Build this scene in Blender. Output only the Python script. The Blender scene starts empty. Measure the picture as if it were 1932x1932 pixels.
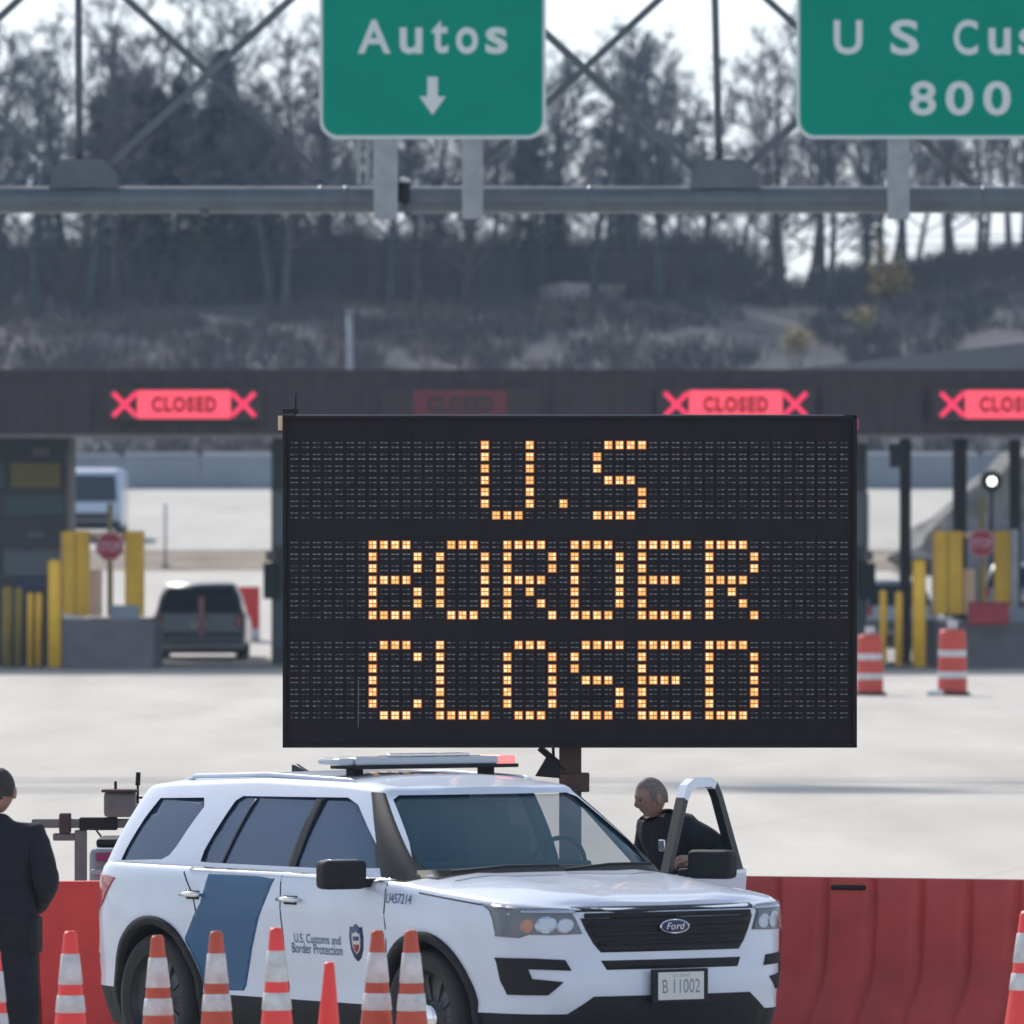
import bpy, bmesh, math, random
from mathutils import Vector, Matrix, noise
from mathutils.bvhtree import BVHTree
from mathutils.geometry import tessellate_polygon
R = math.radians
random.seed(7)
scene = bpy.context.scene
C = scene.collection

# ------------------------------------------------------------------ camera, sky, sun, exposure
F = 18400.0          # focal length in 1932-px picture units
ZC = 3.0             # camera height
HY = 1030.0          # picture row of the horizon (of 1932)
cam = bpy.data.cameras.new('camera'); co = bpy.data.objects.new('camera', cam); C.objects.link(co)
co.location = (0, 0, ZC); co.rotation_euler = (R(90), 0, 0)
cam.sensor_width = 36; cam.lens = F / 1932 * 36
cam.shift_y = (HY - 966) / 1932
cam.clip_start = .5; cam.clip_end = 4000
cam.dof.use_dof = True; cam.dof.focus_distance = 60; cam.dof.aperture_fstop = 6.3
scene.camera = co
w = bpy.data.worlds.new('World'); scene.world = w; w.use_nodes = True
nt = w.node_tree; bg = nt.nodes['Background']
sky = nt.nodes.new('ShaderNodeTexSky'); sky.sky_type = 'NISHITA'; sky.sun_disc = False
SUN_EL = R(40); SUN_AZ = R(-24)       # azimuth clockwise from +Y : behind the plaza, a little to the left
sky.sun_elevation = SUN_EL; sky.sun_rotation = SUN_AZ
sky.air_density = 1.0; sky.dust_density = 1.2; sky.ozone_density = 1.2
veil = nt.nodes.new('ShaderNodeMixRGB'); veil.blend_type = 'MIX'      # thin bright cloud near the horizon, clearer blue overhead
wtc = nt.nodes.new('ShaderNodeTexCoord'); wsx = nt.nodes.new('ShaderNodeSeparateXYZ'); wmr = nt.nodes.new('ShaderNodeMapRange')
nt.links.new(wtc.outputs['Generated'], wsx.inputs[0]); nt.links.new(wsx.outputs['Z'], wmr.inputs['Value'])
wmr.inputs['From Min'].default_value = .08; wmr.inputs['From Max'].default_value = .55; wmr.inputs['To Min'].default_value = .78; wmr.inputs['To Max'].default_value = .25
nt.links.new(wmr.outputs[0], veil.inputs[0])
veil.inputs[2].default_value = (6.9, 7.6, 8.5, 1)
nt.links.new(sky.outputs[0], veil.inputs[1]); nt.links.new(veil.outputs[0], bg.inputs[0]); bg.inputs[1].default_value = .13
sl = bpy.data.lights.new('sun', 'SUN'); so = bpy.data.objects.new('sun', sl); C.objects.link(so)
sl.energy = 3.3; sl.angle = R(4); sl.color = (1, .95, .87)
sd = Vector((math.sin(SUN_AZ)*math.cos(SUN_EL), math.cos(SUN_AZ)*math.cos(SUN_EL), math.sin(SUN_EL)))
so.rotation_euler = sd.to_track_quat('Z', 'Y').to_euler(); so.location = (-30, 60, 60)
scene.view_settings.view_transform = 'Standard'; scene.view_settings.look = 'None'
scene.view_settings.exposure = .2; scene.view_settings.gamma = 1

def at(x, y, D):      # a point at distance D seen at picture position x, y (1932 units)
    return Vector(((x - 966) / F * D, D, ZC - (y - HY) / F * D))

# ------------------------------------------------------------------ materials
def mat(name, col, rough=.6, metal=0, nz=0, ns=3, bump=0, emis=None, estr=0, coat=0, stretch=(1, 1, 1), col2=None, trans=0, spec=.5):
    m = bpy.data.materials.new(name); m.use_nodes = True
    t = m.node_tree; b = t.nodes['Principled BSDF']
    b.inputs['Base Color'].default_value = (*col, 1); b.inputs['Roughness'].default_value = rough
    b.inputs['Metallic'].default_value = metal; b.inputs['Specular IOR Level'].default_value = spec
    if coat: b.inputs['Coat Weight'].default_value = coat; b.inputs['Coat Roughness'].default_value = .06
    if emis: b.inputs['Emission Color'].default_value = (*emis, 1); b.inputs['Emission Strength'].default_value = estr
    if trans:
        b.inputs['Transmission Weight'].default_value = trans
    if nz or bump:
        tc = t.nodes.new('ShaderNodeTexCoord'); mp = t.nodes.new('ShaderNodeMapping'); mp.inputs['Scale'].default_value = stretch
        n = t.nodes.new('ShaderNodeTexNoise'); n.inputs['Scale'].default_value = ns; n.inputs['Detail'].default_value = 6
        n.inputs['Roughness'].default_value = .62
        t.links.new(tc.outputs['Object'], mp.inputs[0]); t.links.new(mp.outputs[0], n.inputs['Vector'])
        if nz:
            r = t.nodes.new('ShaderNodeValToRGB'); r.color_ramp.elements[0].position = .3; r.color_ramp.elements[1].position = .7
            c2 = col2 or tuple(min(1, c * (1 + nz)) for c in col)
            c1 = tuple(c * (1 - nz) for c in col) if not col2 else col
            r.color_ramp.elements[0].color = (*c1, 1); r.color_ramp.elements[1].color = (*c2, 1)
            t.links.new(n.outputs[0], r.inputs[0]); t.links.new(r.outputs[0], b.inputs['Base Color'])
        if bump:
            bp = t.nodes.new('ShaderNodeBump'); bp.inputs['Strength'].default_value = bump; bp.inputs['Distance'].default_value = .02
            t.links.new(n.outputs[0], bp.inputs['Height']); t.links.new(bp.outputs[0], b.inputs['Normal'])
    return m

def emit(name, col, s):
    return mat(name, (.02, .01, .01), .5, emis=col, estr=s)

def glass(name, tint, refl=.3, alpha=.5, rough=.03, coat=1):
    m = bpy.data.materials.new(name); m.use_nodes = True; t = m.node_tree
    for n in list(t.nodes): t.nodes.remove(n)
    o = t.nodes.new('ShaderNodeOutputMaterial'); mx = t.nodes.new('ShaderNodeMixShader'); tr = t.nodes.new('ShaderNodeBsdfTransparent')
    p = t.nodes.new('ShaderNodeBsdfPrincipled'); p.inputs['Base Color'].default_value = (*tint, 1); p.inputs['Roughness'].default_value = rough
    p.inputs['Specular IOR Level'].default_value = refl * 2
    p.inputs['Coat Weight'].default_value = coat; p.inputs['Coat Roughness'].default_value = .02
    mx.inputs[0].default_value = alpha
    t.links.new(tr.outputs[0], mx.inputs[1]); t.links.new(p.outputs[0], mx.inputs[2]); t.links.new(mx.outputs[0], o.inputs[0])
    return m

def concrete_pavement(name, a, b, joint=4.6):
    m = bpy.data.materials.new(name); m.use_nodes = True; t = m.node_tree; p = t.nodes['Principled BSDF']
    p.inputs['Roughness'].default_value = .85
    tc = t.nodes.new('ShaderNodeTexCoord'); mp = t.nodes.new('ShaderNodeMapping')
    mp.inputs['Rotation'].default_value = (0, 0, R(-28)); mp.inputs['Scale'].default_value = (.9, .10, 1)
    n = t.nodes.new('ShaderNodeTexNoise'); n.inputs['Scale'].default_value = .8; n.inputs['Detail'].default_value = 7
    t.links.new(tc.outputs['Object'], mp.inputs[0]); t.links.new(mp.outputs[0], n.inputs['Vector'])
    r = t.nodes.new('ShaderNodeValToRGB'); r.color_ramp.elements[0].position = .3; r.color_ramp.elements[1].position = .72
    r.color_ramp.elements[0].color = (*a, 1); r.color_ramp.elements[1].color = (*b, 1)
    t.links.new(n.outputs[0], r.inputs[0])
    n2 = t.nodes.new('ShaderNodeTexNoise'); n2.inputs['Scale'].default_value = 9; n2.inputs['Detail'].default_value = 8
    t.links.new(tc.outputs['Object'], n2.inputs['Vector'])
    br = t.nodes.new('ShaderNodeTexBrick'); br.inputs['Scale'].default_value = 1; br.offset = 0
    br.inputs['Brick Width'].default_value = joint; br.inputs['Row Height'].default_value = joint
    br.inputs['Mortar Size'].default_value = .03
    br.inputs['Color1'].default_value = (1, 1, 1, 1); br.inputs['Color2'].default_value = (.93, .93, .93, 1); br.inputs['Mortar'].default_value = (.72, .71, .7, 1)
    m2 = t.nodes.new('ShaderNodeMapping'); m2.inputs['Rotation'].default_value = (0, 0, R(12))
    t.links.new(tc.outputs['Object'], m2.inputs[0]); t.links.new(m2.outputs[0], br.inputs['Vector'])
    x = t.nodes.new('ShaderNodeMixRGB'); x.blend_type = 'MULTIPLY'; x.inputs[0].default_value = .6
    t.links.new(r.outputs[0], x.inputs[1]); t.links.new(br.outputs[0], x.inputs[2])
    x2 = t.nodes.new('ShaderNodeMixRGB'); x2.blend_type = 'MULTIPLY'; x2.inputs[0].default_value = .18
    t.links.new(x.outputs[0], x2.inputs[1]); t.links.new(n2.outputs[0], x2.inputs[2]); t.links.new(x2.outputs[0], p.inputs['Base Color'])
    bp = t.nodes.new('ShaderNodeBump'); bp.inputs['Strength'].default_value = .3; bp.inputs['Distance'].default_value = .01
    t.links.new(n2.outputs[0], bp.inputs['Height']); t.links.new(bp.outputs[0], p.inputs['Normal'])
    return m

M = {}
M['pave'] = concrete_pavement('pale_concrete', (.465, .43, .385), (.60, .56, .505))
M['pave2'] = concrete_pavement('upper_concrete', (.43, .405, .37), (.54, .515, .475))
M['grass'] = mat('dry_grass', (.15, .11, .08), .95, nz=.4, ns=.6, bump=.5, col2=(.34, .28, .22))
M['hill'] = mat('hill_soil', (.030, .040, .052), .95, nz=.5, ns=.30, bump=1, col2=(.082, .072, .078))  # hill, brush and tree colours carry some blue of the distant haze
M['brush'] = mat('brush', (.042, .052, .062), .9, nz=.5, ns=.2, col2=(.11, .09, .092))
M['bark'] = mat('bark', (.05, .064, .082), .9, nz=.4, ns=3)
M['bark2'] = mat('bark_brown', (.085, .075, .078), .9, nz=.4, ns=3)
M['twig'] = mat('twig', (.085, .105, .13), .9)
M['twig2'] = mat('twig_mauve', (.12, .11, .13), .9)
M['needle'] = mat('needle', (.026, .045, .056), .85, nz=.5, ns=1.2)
M['ygreen'] = mat('yellow_leaf', (.32, .25, .08), .8, nz=.4, ns=2)
M['steel'] = mat('galvanised_steel', (.095, .115, .135), .32, .3, nz=.15, ns=2, bump=.05)
M['steel_dark'] = mat('weathered_steel', (.085, .10, .12), .55, .2, nz=.2, ns=2)
M['alu'] = mat('aluminium_post', (.30, .33, .35), .5, .3, nz=.15, ns=4)
M['sgreen'] = mat('sign_green', (.0, .25, .175), .9, nz=.06, ns=1, spec=0)
M['swhite'] = mat('sign_white', (.55, .62, .62), .5)
M['black'] = mat('board_black', (.013, .010, .012), .6, nz=.2, ns=5, spec=.2)
M['blackface'] = mat('board_face', (.011, .008, .010), .6, nz=.15, ns=8, spec=.2)
M['led_off'] = mat('led_off', (.14, .13, .14), .4)
M['led_on'] = emit('led_on', (1, .54, .16), 1.05)
M['led_hot'] = emit('led_hot', (1, .68, .32), 1.25)
M['rust'] = mat('rusty_post', (.06, .032, .026), .7, nz=.4, ns=6)
M['paint'] = mat('white_paint', (.58, .64, .755), .33, coat=.65, nz=.05, ns=3)
M['paintblack'] = mat('gloss_black', (.010, .011, .016), .45, spec=.25)
M['plastic'] = mat('black_plastic', (.018, .018, .021), .65, nz=.2, ns=20, spec=.2)
M['rubber'] = mat('rubber', (.014, .014, .015), .8)
M['interior'] = mat('interior', (.018, .021, .025), .85, spec=.1)
M['seat'] = mat('seat_fabric', (.055, .06, .065), .85)
M['chrome'] = mat('chrome', (.75, .76, .78), .12, 1)
M['rim'] = mat('wheel_steel', (.05, .052, .056), .4, .6)
M['ws'] = glass('windshield_glass', (.02, .10, .15), .25, .34, coat=.3)
M['tint'] = glass('tinted_glass', (.022, .065, .15), .35, .80, coat=.2)
M['lens'] = glass('lamp_lens', (.5, .55, .65), .5, .10)
M['lampin'] = mat('lamp_reflector', (.42, .48, .58), .22, .8)
M['amber'] = mat('amber', (.5, .16, .05), .3)
M['amber2'] = mat('flag_orange', (.85, .30, .12), .6)
M['redlens'] = mat('red_lens', (.32, .012, .03), .2, coat=.6)
M['blue'] = mat('marking_blue', (.018, .09, .20), .45, coat=.1, spec=.3)
M['navy'] = mat('marking_navy', (.01, .02, .10), .35)
M['plate'] = mat('plate_white', (.6, .61, .6), .45)
M['skin'] = mat('skin', (.30, .175, .135), .55, nz=.1, ns=20)
M['hair'] = mat('hair_dark', (.03, .026, .025), .8, nz=.4, ns=60)
M['hairgrey'] = mat('hair_grey', (.15, .125, .115), .8, nz=.3, ns=60)
M['uniform'] = mat('uniform_navy', (.006, .007, .014), .9, nz=.35, ns=9, bump=.8)
M['cone_r'] = mat('cone_red', (.83, .055, .05), .5, nz=.08, ns=6)
M['cone_o'] = mat('cone_faded', (.48, .085, .045), .65, nz=.15, ns=9)
M['reflect'] = mat('reflective_white', (.60, .60, .61), .5, nz=.22, ns=14)
M['barr'] = mat('barrier_orange_red', (.60, .038, .028), .6, nz=.15, ns=3)  # brighter red has the sun on the left barriers in its colour
M['barr2'] = mat('barrier_shaded_red', (.43, .046, .040), .6, nz=.18, ns=3)  # same plastic, duller: the backlit shade of the right barriers is painted in
M['fascia'] = mat('fascia_dark', (.028, .018, .020), .6, nz=.15, ns=.6)
M['roofmetal'] = mat('roof_metal', (.16, .165, .18), .6, nz=.1, ns=.4)
M['pink'] = emit('led_pink', (1, .075, .13), 1.1)
M['red_led'] = emit('led_red', (1, .004, .03), .28)
M['red_dim'] = mat('led_dim', (.13, .012, .02), .5)
M['yellow'] = mat('safety_yellow', (.95, .54, .03), .5, nz=.12, ns=3)
M['cream'] = mat('cream_panel', (.85, .60, .42), .6)
M['conc'] = mat('island_concrete', (.14, .14, .15), .85, nz=.2, ns=2)
M['booth'] = mat('booth_dark', (.035, .04, .045), .5, nz=.2, ns=1)
M['teal'] = mat('booth_teal', (.03, .075, .08), .4)
M['boothglass'] = mat('booth_glass', (.07, .10, .13), .15)
M['olive'] = mat('sign_olive', (.20, .17, .05), .6)
M['stop'] = mat('stop_red', (.34, .018, .03), .5)
M['stopw'] = mat('stop_letters', (.55, .35, .42), .5)
M['wallgrey'] = mat('wall_grey_blue', (.22, .26, .31), .7, nz=.2, ns=.3)
M['wallcap'] = mat('wall_cap', (.42, .45, .48), .7)
M['carpale'] = mat('paleblue_paint', (.42, .50, .60), .35, coat=.5)
M['cargrey'] = mat('grey_paint', (.15, .19, .24), .35, coat=.5)
M['carmix'] = mat('silver_paint', (.30, .31, .33), .35, coat=.5)
M['glassdark'] = mat('dark_glass', (.02, .035, .05), .1)
M['drum'] = mat('drum_orange', (.55, .07, .045), .6, nz=.1, ns=5)
M['rock'] = mat('rock', (.16, .155, .15), .9, nz=.5, ns=.9, bump=1)
M['machine'] = mat('machine_grey', (.14, .125, .13), .6, nz=.25, ns=5)
M['white_lamp'] = emit('white_lamp', (.95, 1, .85), 4)
M['red_lamp'] = emit('red_lamp', (1, .22, .22), 1.3)
M['barlens'] = mat('bar_lens', (.42, .47, .52), .15, coat=.7)
M['fence'] = mat('far_fence', (.34, .31, .30), .8, nz=.3, ns=.5)

# ------------------------------------------------------------------ mesh helpers
class MB:
    def __init__(s): s.bm = bmesh.new(); s.mats = []
    def mi(s, m):
        if m is None: return 0
        if m not in s.mats: s.mats.append(m)
        return s.mats.index(m)
    def add(s, vs, fs, m=None, smooth=False):
        k = s.mi(m); bv = [s.bm.verts.new(v) for v in vs]; out = []
        for f in fs:
            try:
                q = s.bm.faces.new([bv[i] for i in f]); q.material_index = k; q.smooth = smooth; out.append(q)
            except ValueError: pass
        return bv, out
    def box(s, c, d, m=None, rz=0, bevel=0, ry=0, rx=0, seg=2):
        c = Vector(c); mt = Matrix.Rotation(rz, 3, 'Z') @ Matrix.Rotation(ry, 3, 'Y') @ Matrix.Rotation(rx, 3, 'X')
        vs = [c + mt @ Vector((x*d[0]/2, y*d[1]/2, z*d[2]/2)) for x in (-1, 1) for y in (-1, 1) for z in (-1, 1)]
        fs = [(0, 1, 3, 2), (4, 6, 7, 5), (0, 4, 5, 1), (2, 3, 7, 6), (0, 2, 6, 4), (1, 5, 7, 3)]
        bv, bf = s.add(vs, fs, m)
        if bevel:
            es = list({e for f in bf for e in f.edges})
            r = bmesh.ops.bevel(s.bm, geom=es, offset=bevel, segments=seg, profile=.6, affect='EDGES', clamp_overlap=True)
            for f in r['faces']: f.smooth = True; f.material_index = s.mi(m)
        return s
    def tube(s, pts, rad, m=None, n=8, cap=True, smooth=True):
        pts = [Vector(p) for p in pts]
        if not hasattr(rad, '__len__'): rad = [rad] * len(pts)
        vs = []; 
        for i, p in enumerate(pts):
            d = (pts[min(i+1, len(pts)-1)] - pts[max(i-1, 0)]).normalized()
            a = d.orthogonal().normalized() if i == 0 else (a - d * a.dot(d)).normalized()
            b = d.cross(a)
            for k in range(n):
                t = 2*math.pi*k/n; vs.append(p + (a*math.cos(t) + b*math.sin(t)) * rad[i])
        fs = [(i*n+k, i*n+(k+1) % n, (i+1)*n+(k+1) % n, (i+1)*n+k) for i in range(len(pts)-1) for k in range(n)]
        if cap: fs += [tuple(range(n-1, -1, -1)), tuple((len(pts)-1)*n+k for k in range(n))]
        s.add(vs, fs, m, smooth); return s
    def lathe(s, prof, m=None, n=24, c=(0, 0, 0), axis='Z', smooth=True):
        c = Vector(c); vs = []
        for (r, z) in prof:
            for k in range(n):
                t = 2*math.pi*k/n; p = (r*math.cos(t), r*math.sin(t), z)
                if axis == 'Y': p = (p[0], p[2], p[1])
                if axis == 'X': p = (p[2], p[0], p[1])
                vs.append(c + Vector(p))
        fs = [(i*n+k, i*n+(k+1) % n, (i+1)*n+(k+1) % n, (i+1)*n+k) for i in range(len(prof)-1) for k in range(n)]
        s.add(vs, fs, m, smooth); return s
    def prism(s, poly, axis, a, b, m=None, bevel=0):
        # poly: 2D points; axis the extrusion axis; the two others in xyz order
        def mk(p, h):
            return {'X': (h, p[0], p[1]), 'Y': (p[0], h, p[1]), 'Z': (p[0], p[1], h)}[axis]
        n = len(poly); vs = [mk(p, a) for p in poly] + [mk(p, b) for p in poly]
        fs = [tuple(range(n)), tuple(range(2*n-1, n-1, -1))] + [(i, i+n, (i+1) % n+n, (i+1) % n) for i in range(n)]
        bv, bf = s.add(vs, fs, m)
        bmesh.ops.recalc_face_normals(s.bm, faces=bf)
        if bevel:
            es = list({e for f in bf[:2] for e in f.edges})
            r = bmesh.ops.bevel(s.bm, geom=es, offset=bevel, segments=2, profile=.6, affect='EDGES', clamp_overlap=True)
            for f in r['faces']: f.smooth = True; f.material_index = s.mi(m)
        return s
    def build(s, name, m=None, parent=None, loc=None, recalc=True):
        if recalc: bmesh.ops.recalc_face_normals(s.bm, faces=s.bm.faces)
        me = bpy.data.meshes.new(name); s.bm.to_mesh(me); s.bm.free()
        if not s.mats: s.mats = [m] if m else []
        for x in s.mats: me.materials.append(x)
        o = bpy.data.objects.new(name, me); C.objects.link(o)
        if parent: o.parent = parent
        if loc is not None: o.location = loc
        return o

def tag(o, label=None, cat=None, group=None, kind=None):
    if label: o['label'] = label
    if cat: o['category'] = cat
    if group: o['group'] = group
    if kind: o['kind'] = kind
    return o
def empty(name, loc=(0, 0, 0), rz=0, label=None, cat=None, group=None):
    o = bpy.data.objects.new(name, None); C.objects.link(o); o.location = loc; o.rotation_euler = (0, 0, rz); o.empty_display_size = .2
    return tag(o, label, cat, group)
def kids(o): return [c for c in bpy.data.objects if c.parent == o]
def copy_tree(o, parent=None):
    c = o.copy(); C.objects.link(c)
    if parent: c.parent = parent
    for ch in kids(o): copy_tree(ch, c)
    return c
def evaluated(o, name=None):
    dg = bpy.context.evaluated_depsgraph_get(); dg.update()
    me = bpy.data.meshes.new_from_object(o.evaluated_get(dg)); return me
def boolean(o, cutters, op='DIFFERENCE'):
    for c in cutters:
        md = o.modifiers.new('b', 'BOOLEAN'); md.object = c; md.operation = op; md.solver = 'EXACT'
        try: md.material_mode = 'TRANSFER'
        except Exception: pass
        me = evaluated(o); o.modifiers.clear(); old = o.data; o.data = me; bpy.data.meshes.remove(old)
        if not len(o.data.polygons): print('EMPTY BOOLEAN', o.name, [tuple(round(q, 2) for q in v.co) for v in c.data.vertices][:12])
    for c in cutters:
        me = c.data; bpy.data.objects.remove(c); bpy.data.meshes.remove(me)
    return o
def text_mesh(txt, size=1.0, bold=0.0, space=1.0, depth=.004, italic=0):
    cu = bpy.data.curves.new('t', 'FONT'); cu.body = txt; cu.size = size; cu.offset = bold; cu.space_character = space; cu.extrude = depth; cu.shear = italic
    cu.resolution_u = 4
    o = bpy.data.objects.new('t', cu); C.objects.link(o); me = evaluated(o)
    bpy.data.objects.remove(o); bpy.data.curves.remove(cu); return me
def fit_text(txt, x0, x1, z0, z1, y, bold=0.0, space=1.0, depth=.004, italic=0):
    """text mesh in an XZ plane facing -Y, fitted to a rectangle"""
    me = text_mesh(txt, 1, bold, space, depth, italic)
    xs = [v.co.x for v in me.vertices]; ys = [v.co.y for v in me.vertices]
    a, b, c, d = min(xs), max(xs), min(ys), max(ys)
    for v in me.vertices:
        p = v.co.copy(); v.co = (x0 + (p.x-a)/(b-a)*(x1-x0), y - p.z, z0 + (p.y-c)/(d-c)*(z1-z0))
    return me
def mesh_obj(name, me, m, parent=None):
    me.materials.clear(); me.materials.append(m); o = bpy.data.objects.new(name, me); C.objects.link(o); o.parent = parent; return o

def crom(pts, n):
    """Catmull-Rom through pts, n samples per segment"""
    out = []; P = [Vector(p) for p in pts]
    for i in range(len(P)-1):
        p0 = P[max(i-1, 0)]; p1 = P[i]; p2 = P[i+1]; p3 = P[min(i+2, len(P)-1)]
        for k in range(n):
            t = k/n
            out.append(.5*((2*p1)+(p2-p0)*t+(2*p0-5*p1+4*p2-p3)*t*t+(-p0+3*p1-3*p2+p3)*t**3))
    out.append(P[-1]); return out
def lerp_tab(x, tab):
    if x <= tab[0][0]: return tab[0][1]
    for (a, b), (c, d) in zip(tab, tab[1:]):
        if x <= c: return b + (d-b)*(x-a)/max(c-a, 1e-9)
    return tab[-1][1]

# ------------------------------------------------------------------ terrain
PROF = [(-80, 0), (60, 0), (202, .47), (222, .62), (248, 1.86), (257, 2.34), (263, 2.9), (310, 4.75), (318, 5.1), (335, 7.6), (355, 10.8), (372, 12.9), (390, 13.1), (430, 12.2), (700, 9), (1000, 6)]
def gz(X, Y):
    z = lerp_tab(Y, PROF)
    if Y > 318:
        k = min(1, (Y-318)/50)
        z += k*(1.2/(1+math.exp(-(X-16)/1.2)) + .9*noise.noise(Vector((X*.09, Y*.05, 3))) + .35*noise.noise(Vector((X*.4, Y*.3, 8))))
    return z
def strip(name, y0, y1, m, sx, step):
    b = MB(); xs = []; x = -420
    while x < 420.1:
        xs.append(x); x += sx if abs(x) < 60 else sx*4
        if xs[-1] < -60 < x: x = -60
    xs[-1] = 420
    ys = sorted({y0, y1} | {p[0] for p in PROF if y0 < p[0] < y1} | {y0+step*k for k in range(1, int((y1-y0)/step)+1) if y0+step*k < y1 - .1})
    vs = [(x, y, gz(x, y)) for y in ys for x in xs]; n = len(xs)
    b.add(vs, [(j*n+i, j*n+i+1, (j+1)*n+i+1, (j+1)*n+i) for j in range(len(ys)-1) for i in range(n-1)], m, True)
    return tag(b.build(name), kind='structure')
strip('plaza_pavement', -80, 257, M['pave'], 20, 20)
strip('grass_verge', 257, 263, M['grass'], 2, 1)
strip('upper_road', 263, 312, M['pave2'], 20, 10)
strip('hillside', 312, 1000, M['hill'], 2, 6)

# ------------------------------------------------------------------ the white police SUV
CARLOC = Vector((.9, 53.6, 0)); CARRZ = R(-56)
MC = Matrix.Translation(CARLOC) @ Matrix.Rotation(CARRZ, 4, 'Z'); MCI = MC.inverted()
N1 = 5
OUT = crom([(0, 0), (-.012, .35), (-.055, .62), (-.14, .80), (-.30, .912), (-.55, .96), (-1.03, .985), (-1.8, .98), (-2.8, .985), (-3.84, .99),
            (-4.25, .98), (-4.5, .945), (-4.68, .855), (-4.80, .68), (-4.87, .4), (-4.89, 0)], N1)
ZR = [.22, .30, .37, .44, .50, .57, .64, .72, .80, .88, .95]
IFR = [(.22, .13), (.30, .08), (.44, .02), (.52, 0), (.62, 0), (.72, .02), (.80, .035), (.95, .045)]
ISD = [(.22, .10), (.30, .07), (.44, .035), (.50, .045), (.60, .03), (.74, .008), (.88, 0), (.95, .004)]
IRR = [(.22, .10), (.40, .02), (.50, 0), (.66, 0), (.72, .05), (.95, .09)]
def ztop(x): return lerp_tab(-x, [(0, 1.015), (.1, 1.03), (.3, 1.05), (.6, 1.075), (1.3, 1.13), (2, 1.155), (5, 1.165)])
def crown(x): return lerp_tab(-x, [(0, 0), (.06, .018), (.2, .035), (.6, .055), (1.2, .06), (1.5, .02), (5, .02)])
def body_solid():
    b = MB(); N = len(OUT) - 1; full = []
    nr = []
    for i in range(N+1):
        d = OUT[min(i+1, N)] - OUT[max(i-1, 0)]; d.normalize(); nr.append(Vector((-d.y, d.x)) * -1)   # outward in (x, w)
    nr[0] = Vector((1, 0)); nr[N] = Vector((-1, 0))
    rows = []
    for r in range(len(ZR) + 5):
        pts = []
        for i in range(N+1):
            o = OUT[i]; n = nr[i]
            if n.y < 0 or (n.x < 0 and False): n = -n if abs(n.x) < .5 else n
            if r < len(ZR): z = ZR[r]; q = 0
            else: q = (r - len(ZR) + 1) / 5; z = .95 + (ztop(o.x) - .95) * math.sin(q * math.pi/2)**.9
            fx = max(n.x, 0)**2; rx = max(-n.x, 0)**2; sy = n.y**2
            ins = fx*lerp_tab(z, IFR) + sy*lerp_tab(z, ISD) + rx*lerp_tab(z, IRR) + q*q*(.075*fx + .055*sy + .10*rx)
            # flared arches
            for wx in (-1.03, -3.84):
                dd = math.hypot(o.x - wx, z - .38); ins -= sy * .018 * math.exp(-((dd - .47)/.07)**2)
            # body line along the doors
            ins -= sy * .010 * math.exp(-((z - .93 - .02*(o.x+2.5))/.035)**2) * (1 if -4.4 < o.x < -.8 else 0)
            p = o - n * ins
            pts.append((p.x, max(p.y, .004*min(i, N-i)) if 0 < i < N else 0, z))
        rows.append(pts)
    ids = []
    vs = []
    for pts in rows:
        row = []
        for i in range(N+1): row.append(len(vs)); vs.append((pts[i][0], -pts[i][1], pts[i][2]))
        for i in range(N-1, 0, -1): row.append(len(vs)); vs.append((pts[i][0], pts[i][1], pts[i][2]))
        ids.append(row)
    n = len(ids[0]); fs = []
    for r in range(len(ids)-1):
        for k in range(n): fs.append((ids[r][k], ids[r][(k+1) % n], ids[r+1][(k+1) % n], ids[r+1][k]))
    fs.append(tuple(ids[0]))
    # top skin with a crown
    top = rows[-1]; K = 14; lines = []
    for i in range(N+1):
        if i in (0, N): lines.append([ids[-1][i]]); continue
        x, w_, z = top[i]; L = [ids[-1][i]]
        for k in range(1, K):
            y = -w_ + 2*w_*k/K; a = abs(y)/w_
            zz = z + crown(x) * (1 - a**4) + (.012*math.exp(-((a-.62)/.08)**2) if x > -1.2 else 0)*min(1, -x/.3)
            L.append(len(vs)); vs.append((x, y, zz))
        L.append(ids[-1][n - i]); lines.append(L)
    for i in range(N):
        A, B_ = lines[i], lines[i+1]
        if len(A) == 1:
            for k in range(K): fs.append((A[0], B_[k], B_[k+1]))
        elif len(B_) == 1:
            for k in range(K): fs.append((A[k], B_[0], A[k+1]))
        else:
            for k in range(K): fs.append((A[k], B_[k], B_[k+1], A[k+1]))
    b.mi(M['paint']); b.mi(M['plastic']); b.mi(M['interior'])
    bv, bf = b.add(vs, fs, M['paint'], True)
    for f in bf:
        c = f.calc_center_median()
        if c.z < .44: f.material_index = 1
        if c.z > 1.08 and c.x < -1.12 and abs(c.y) < (.80 if c.x > -1.3 else .88): f.material_index = 2
    return b

body_b = body_solid(); body = body_b.build('body')
def bvh_of(o):
    return BVHTree.FromPolygons([v.co.copy() for v in o.data.vertices], [tuple(p.vertices) for p in o.data.polygons])
BV_BODY = bvh_of(body)

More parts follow.
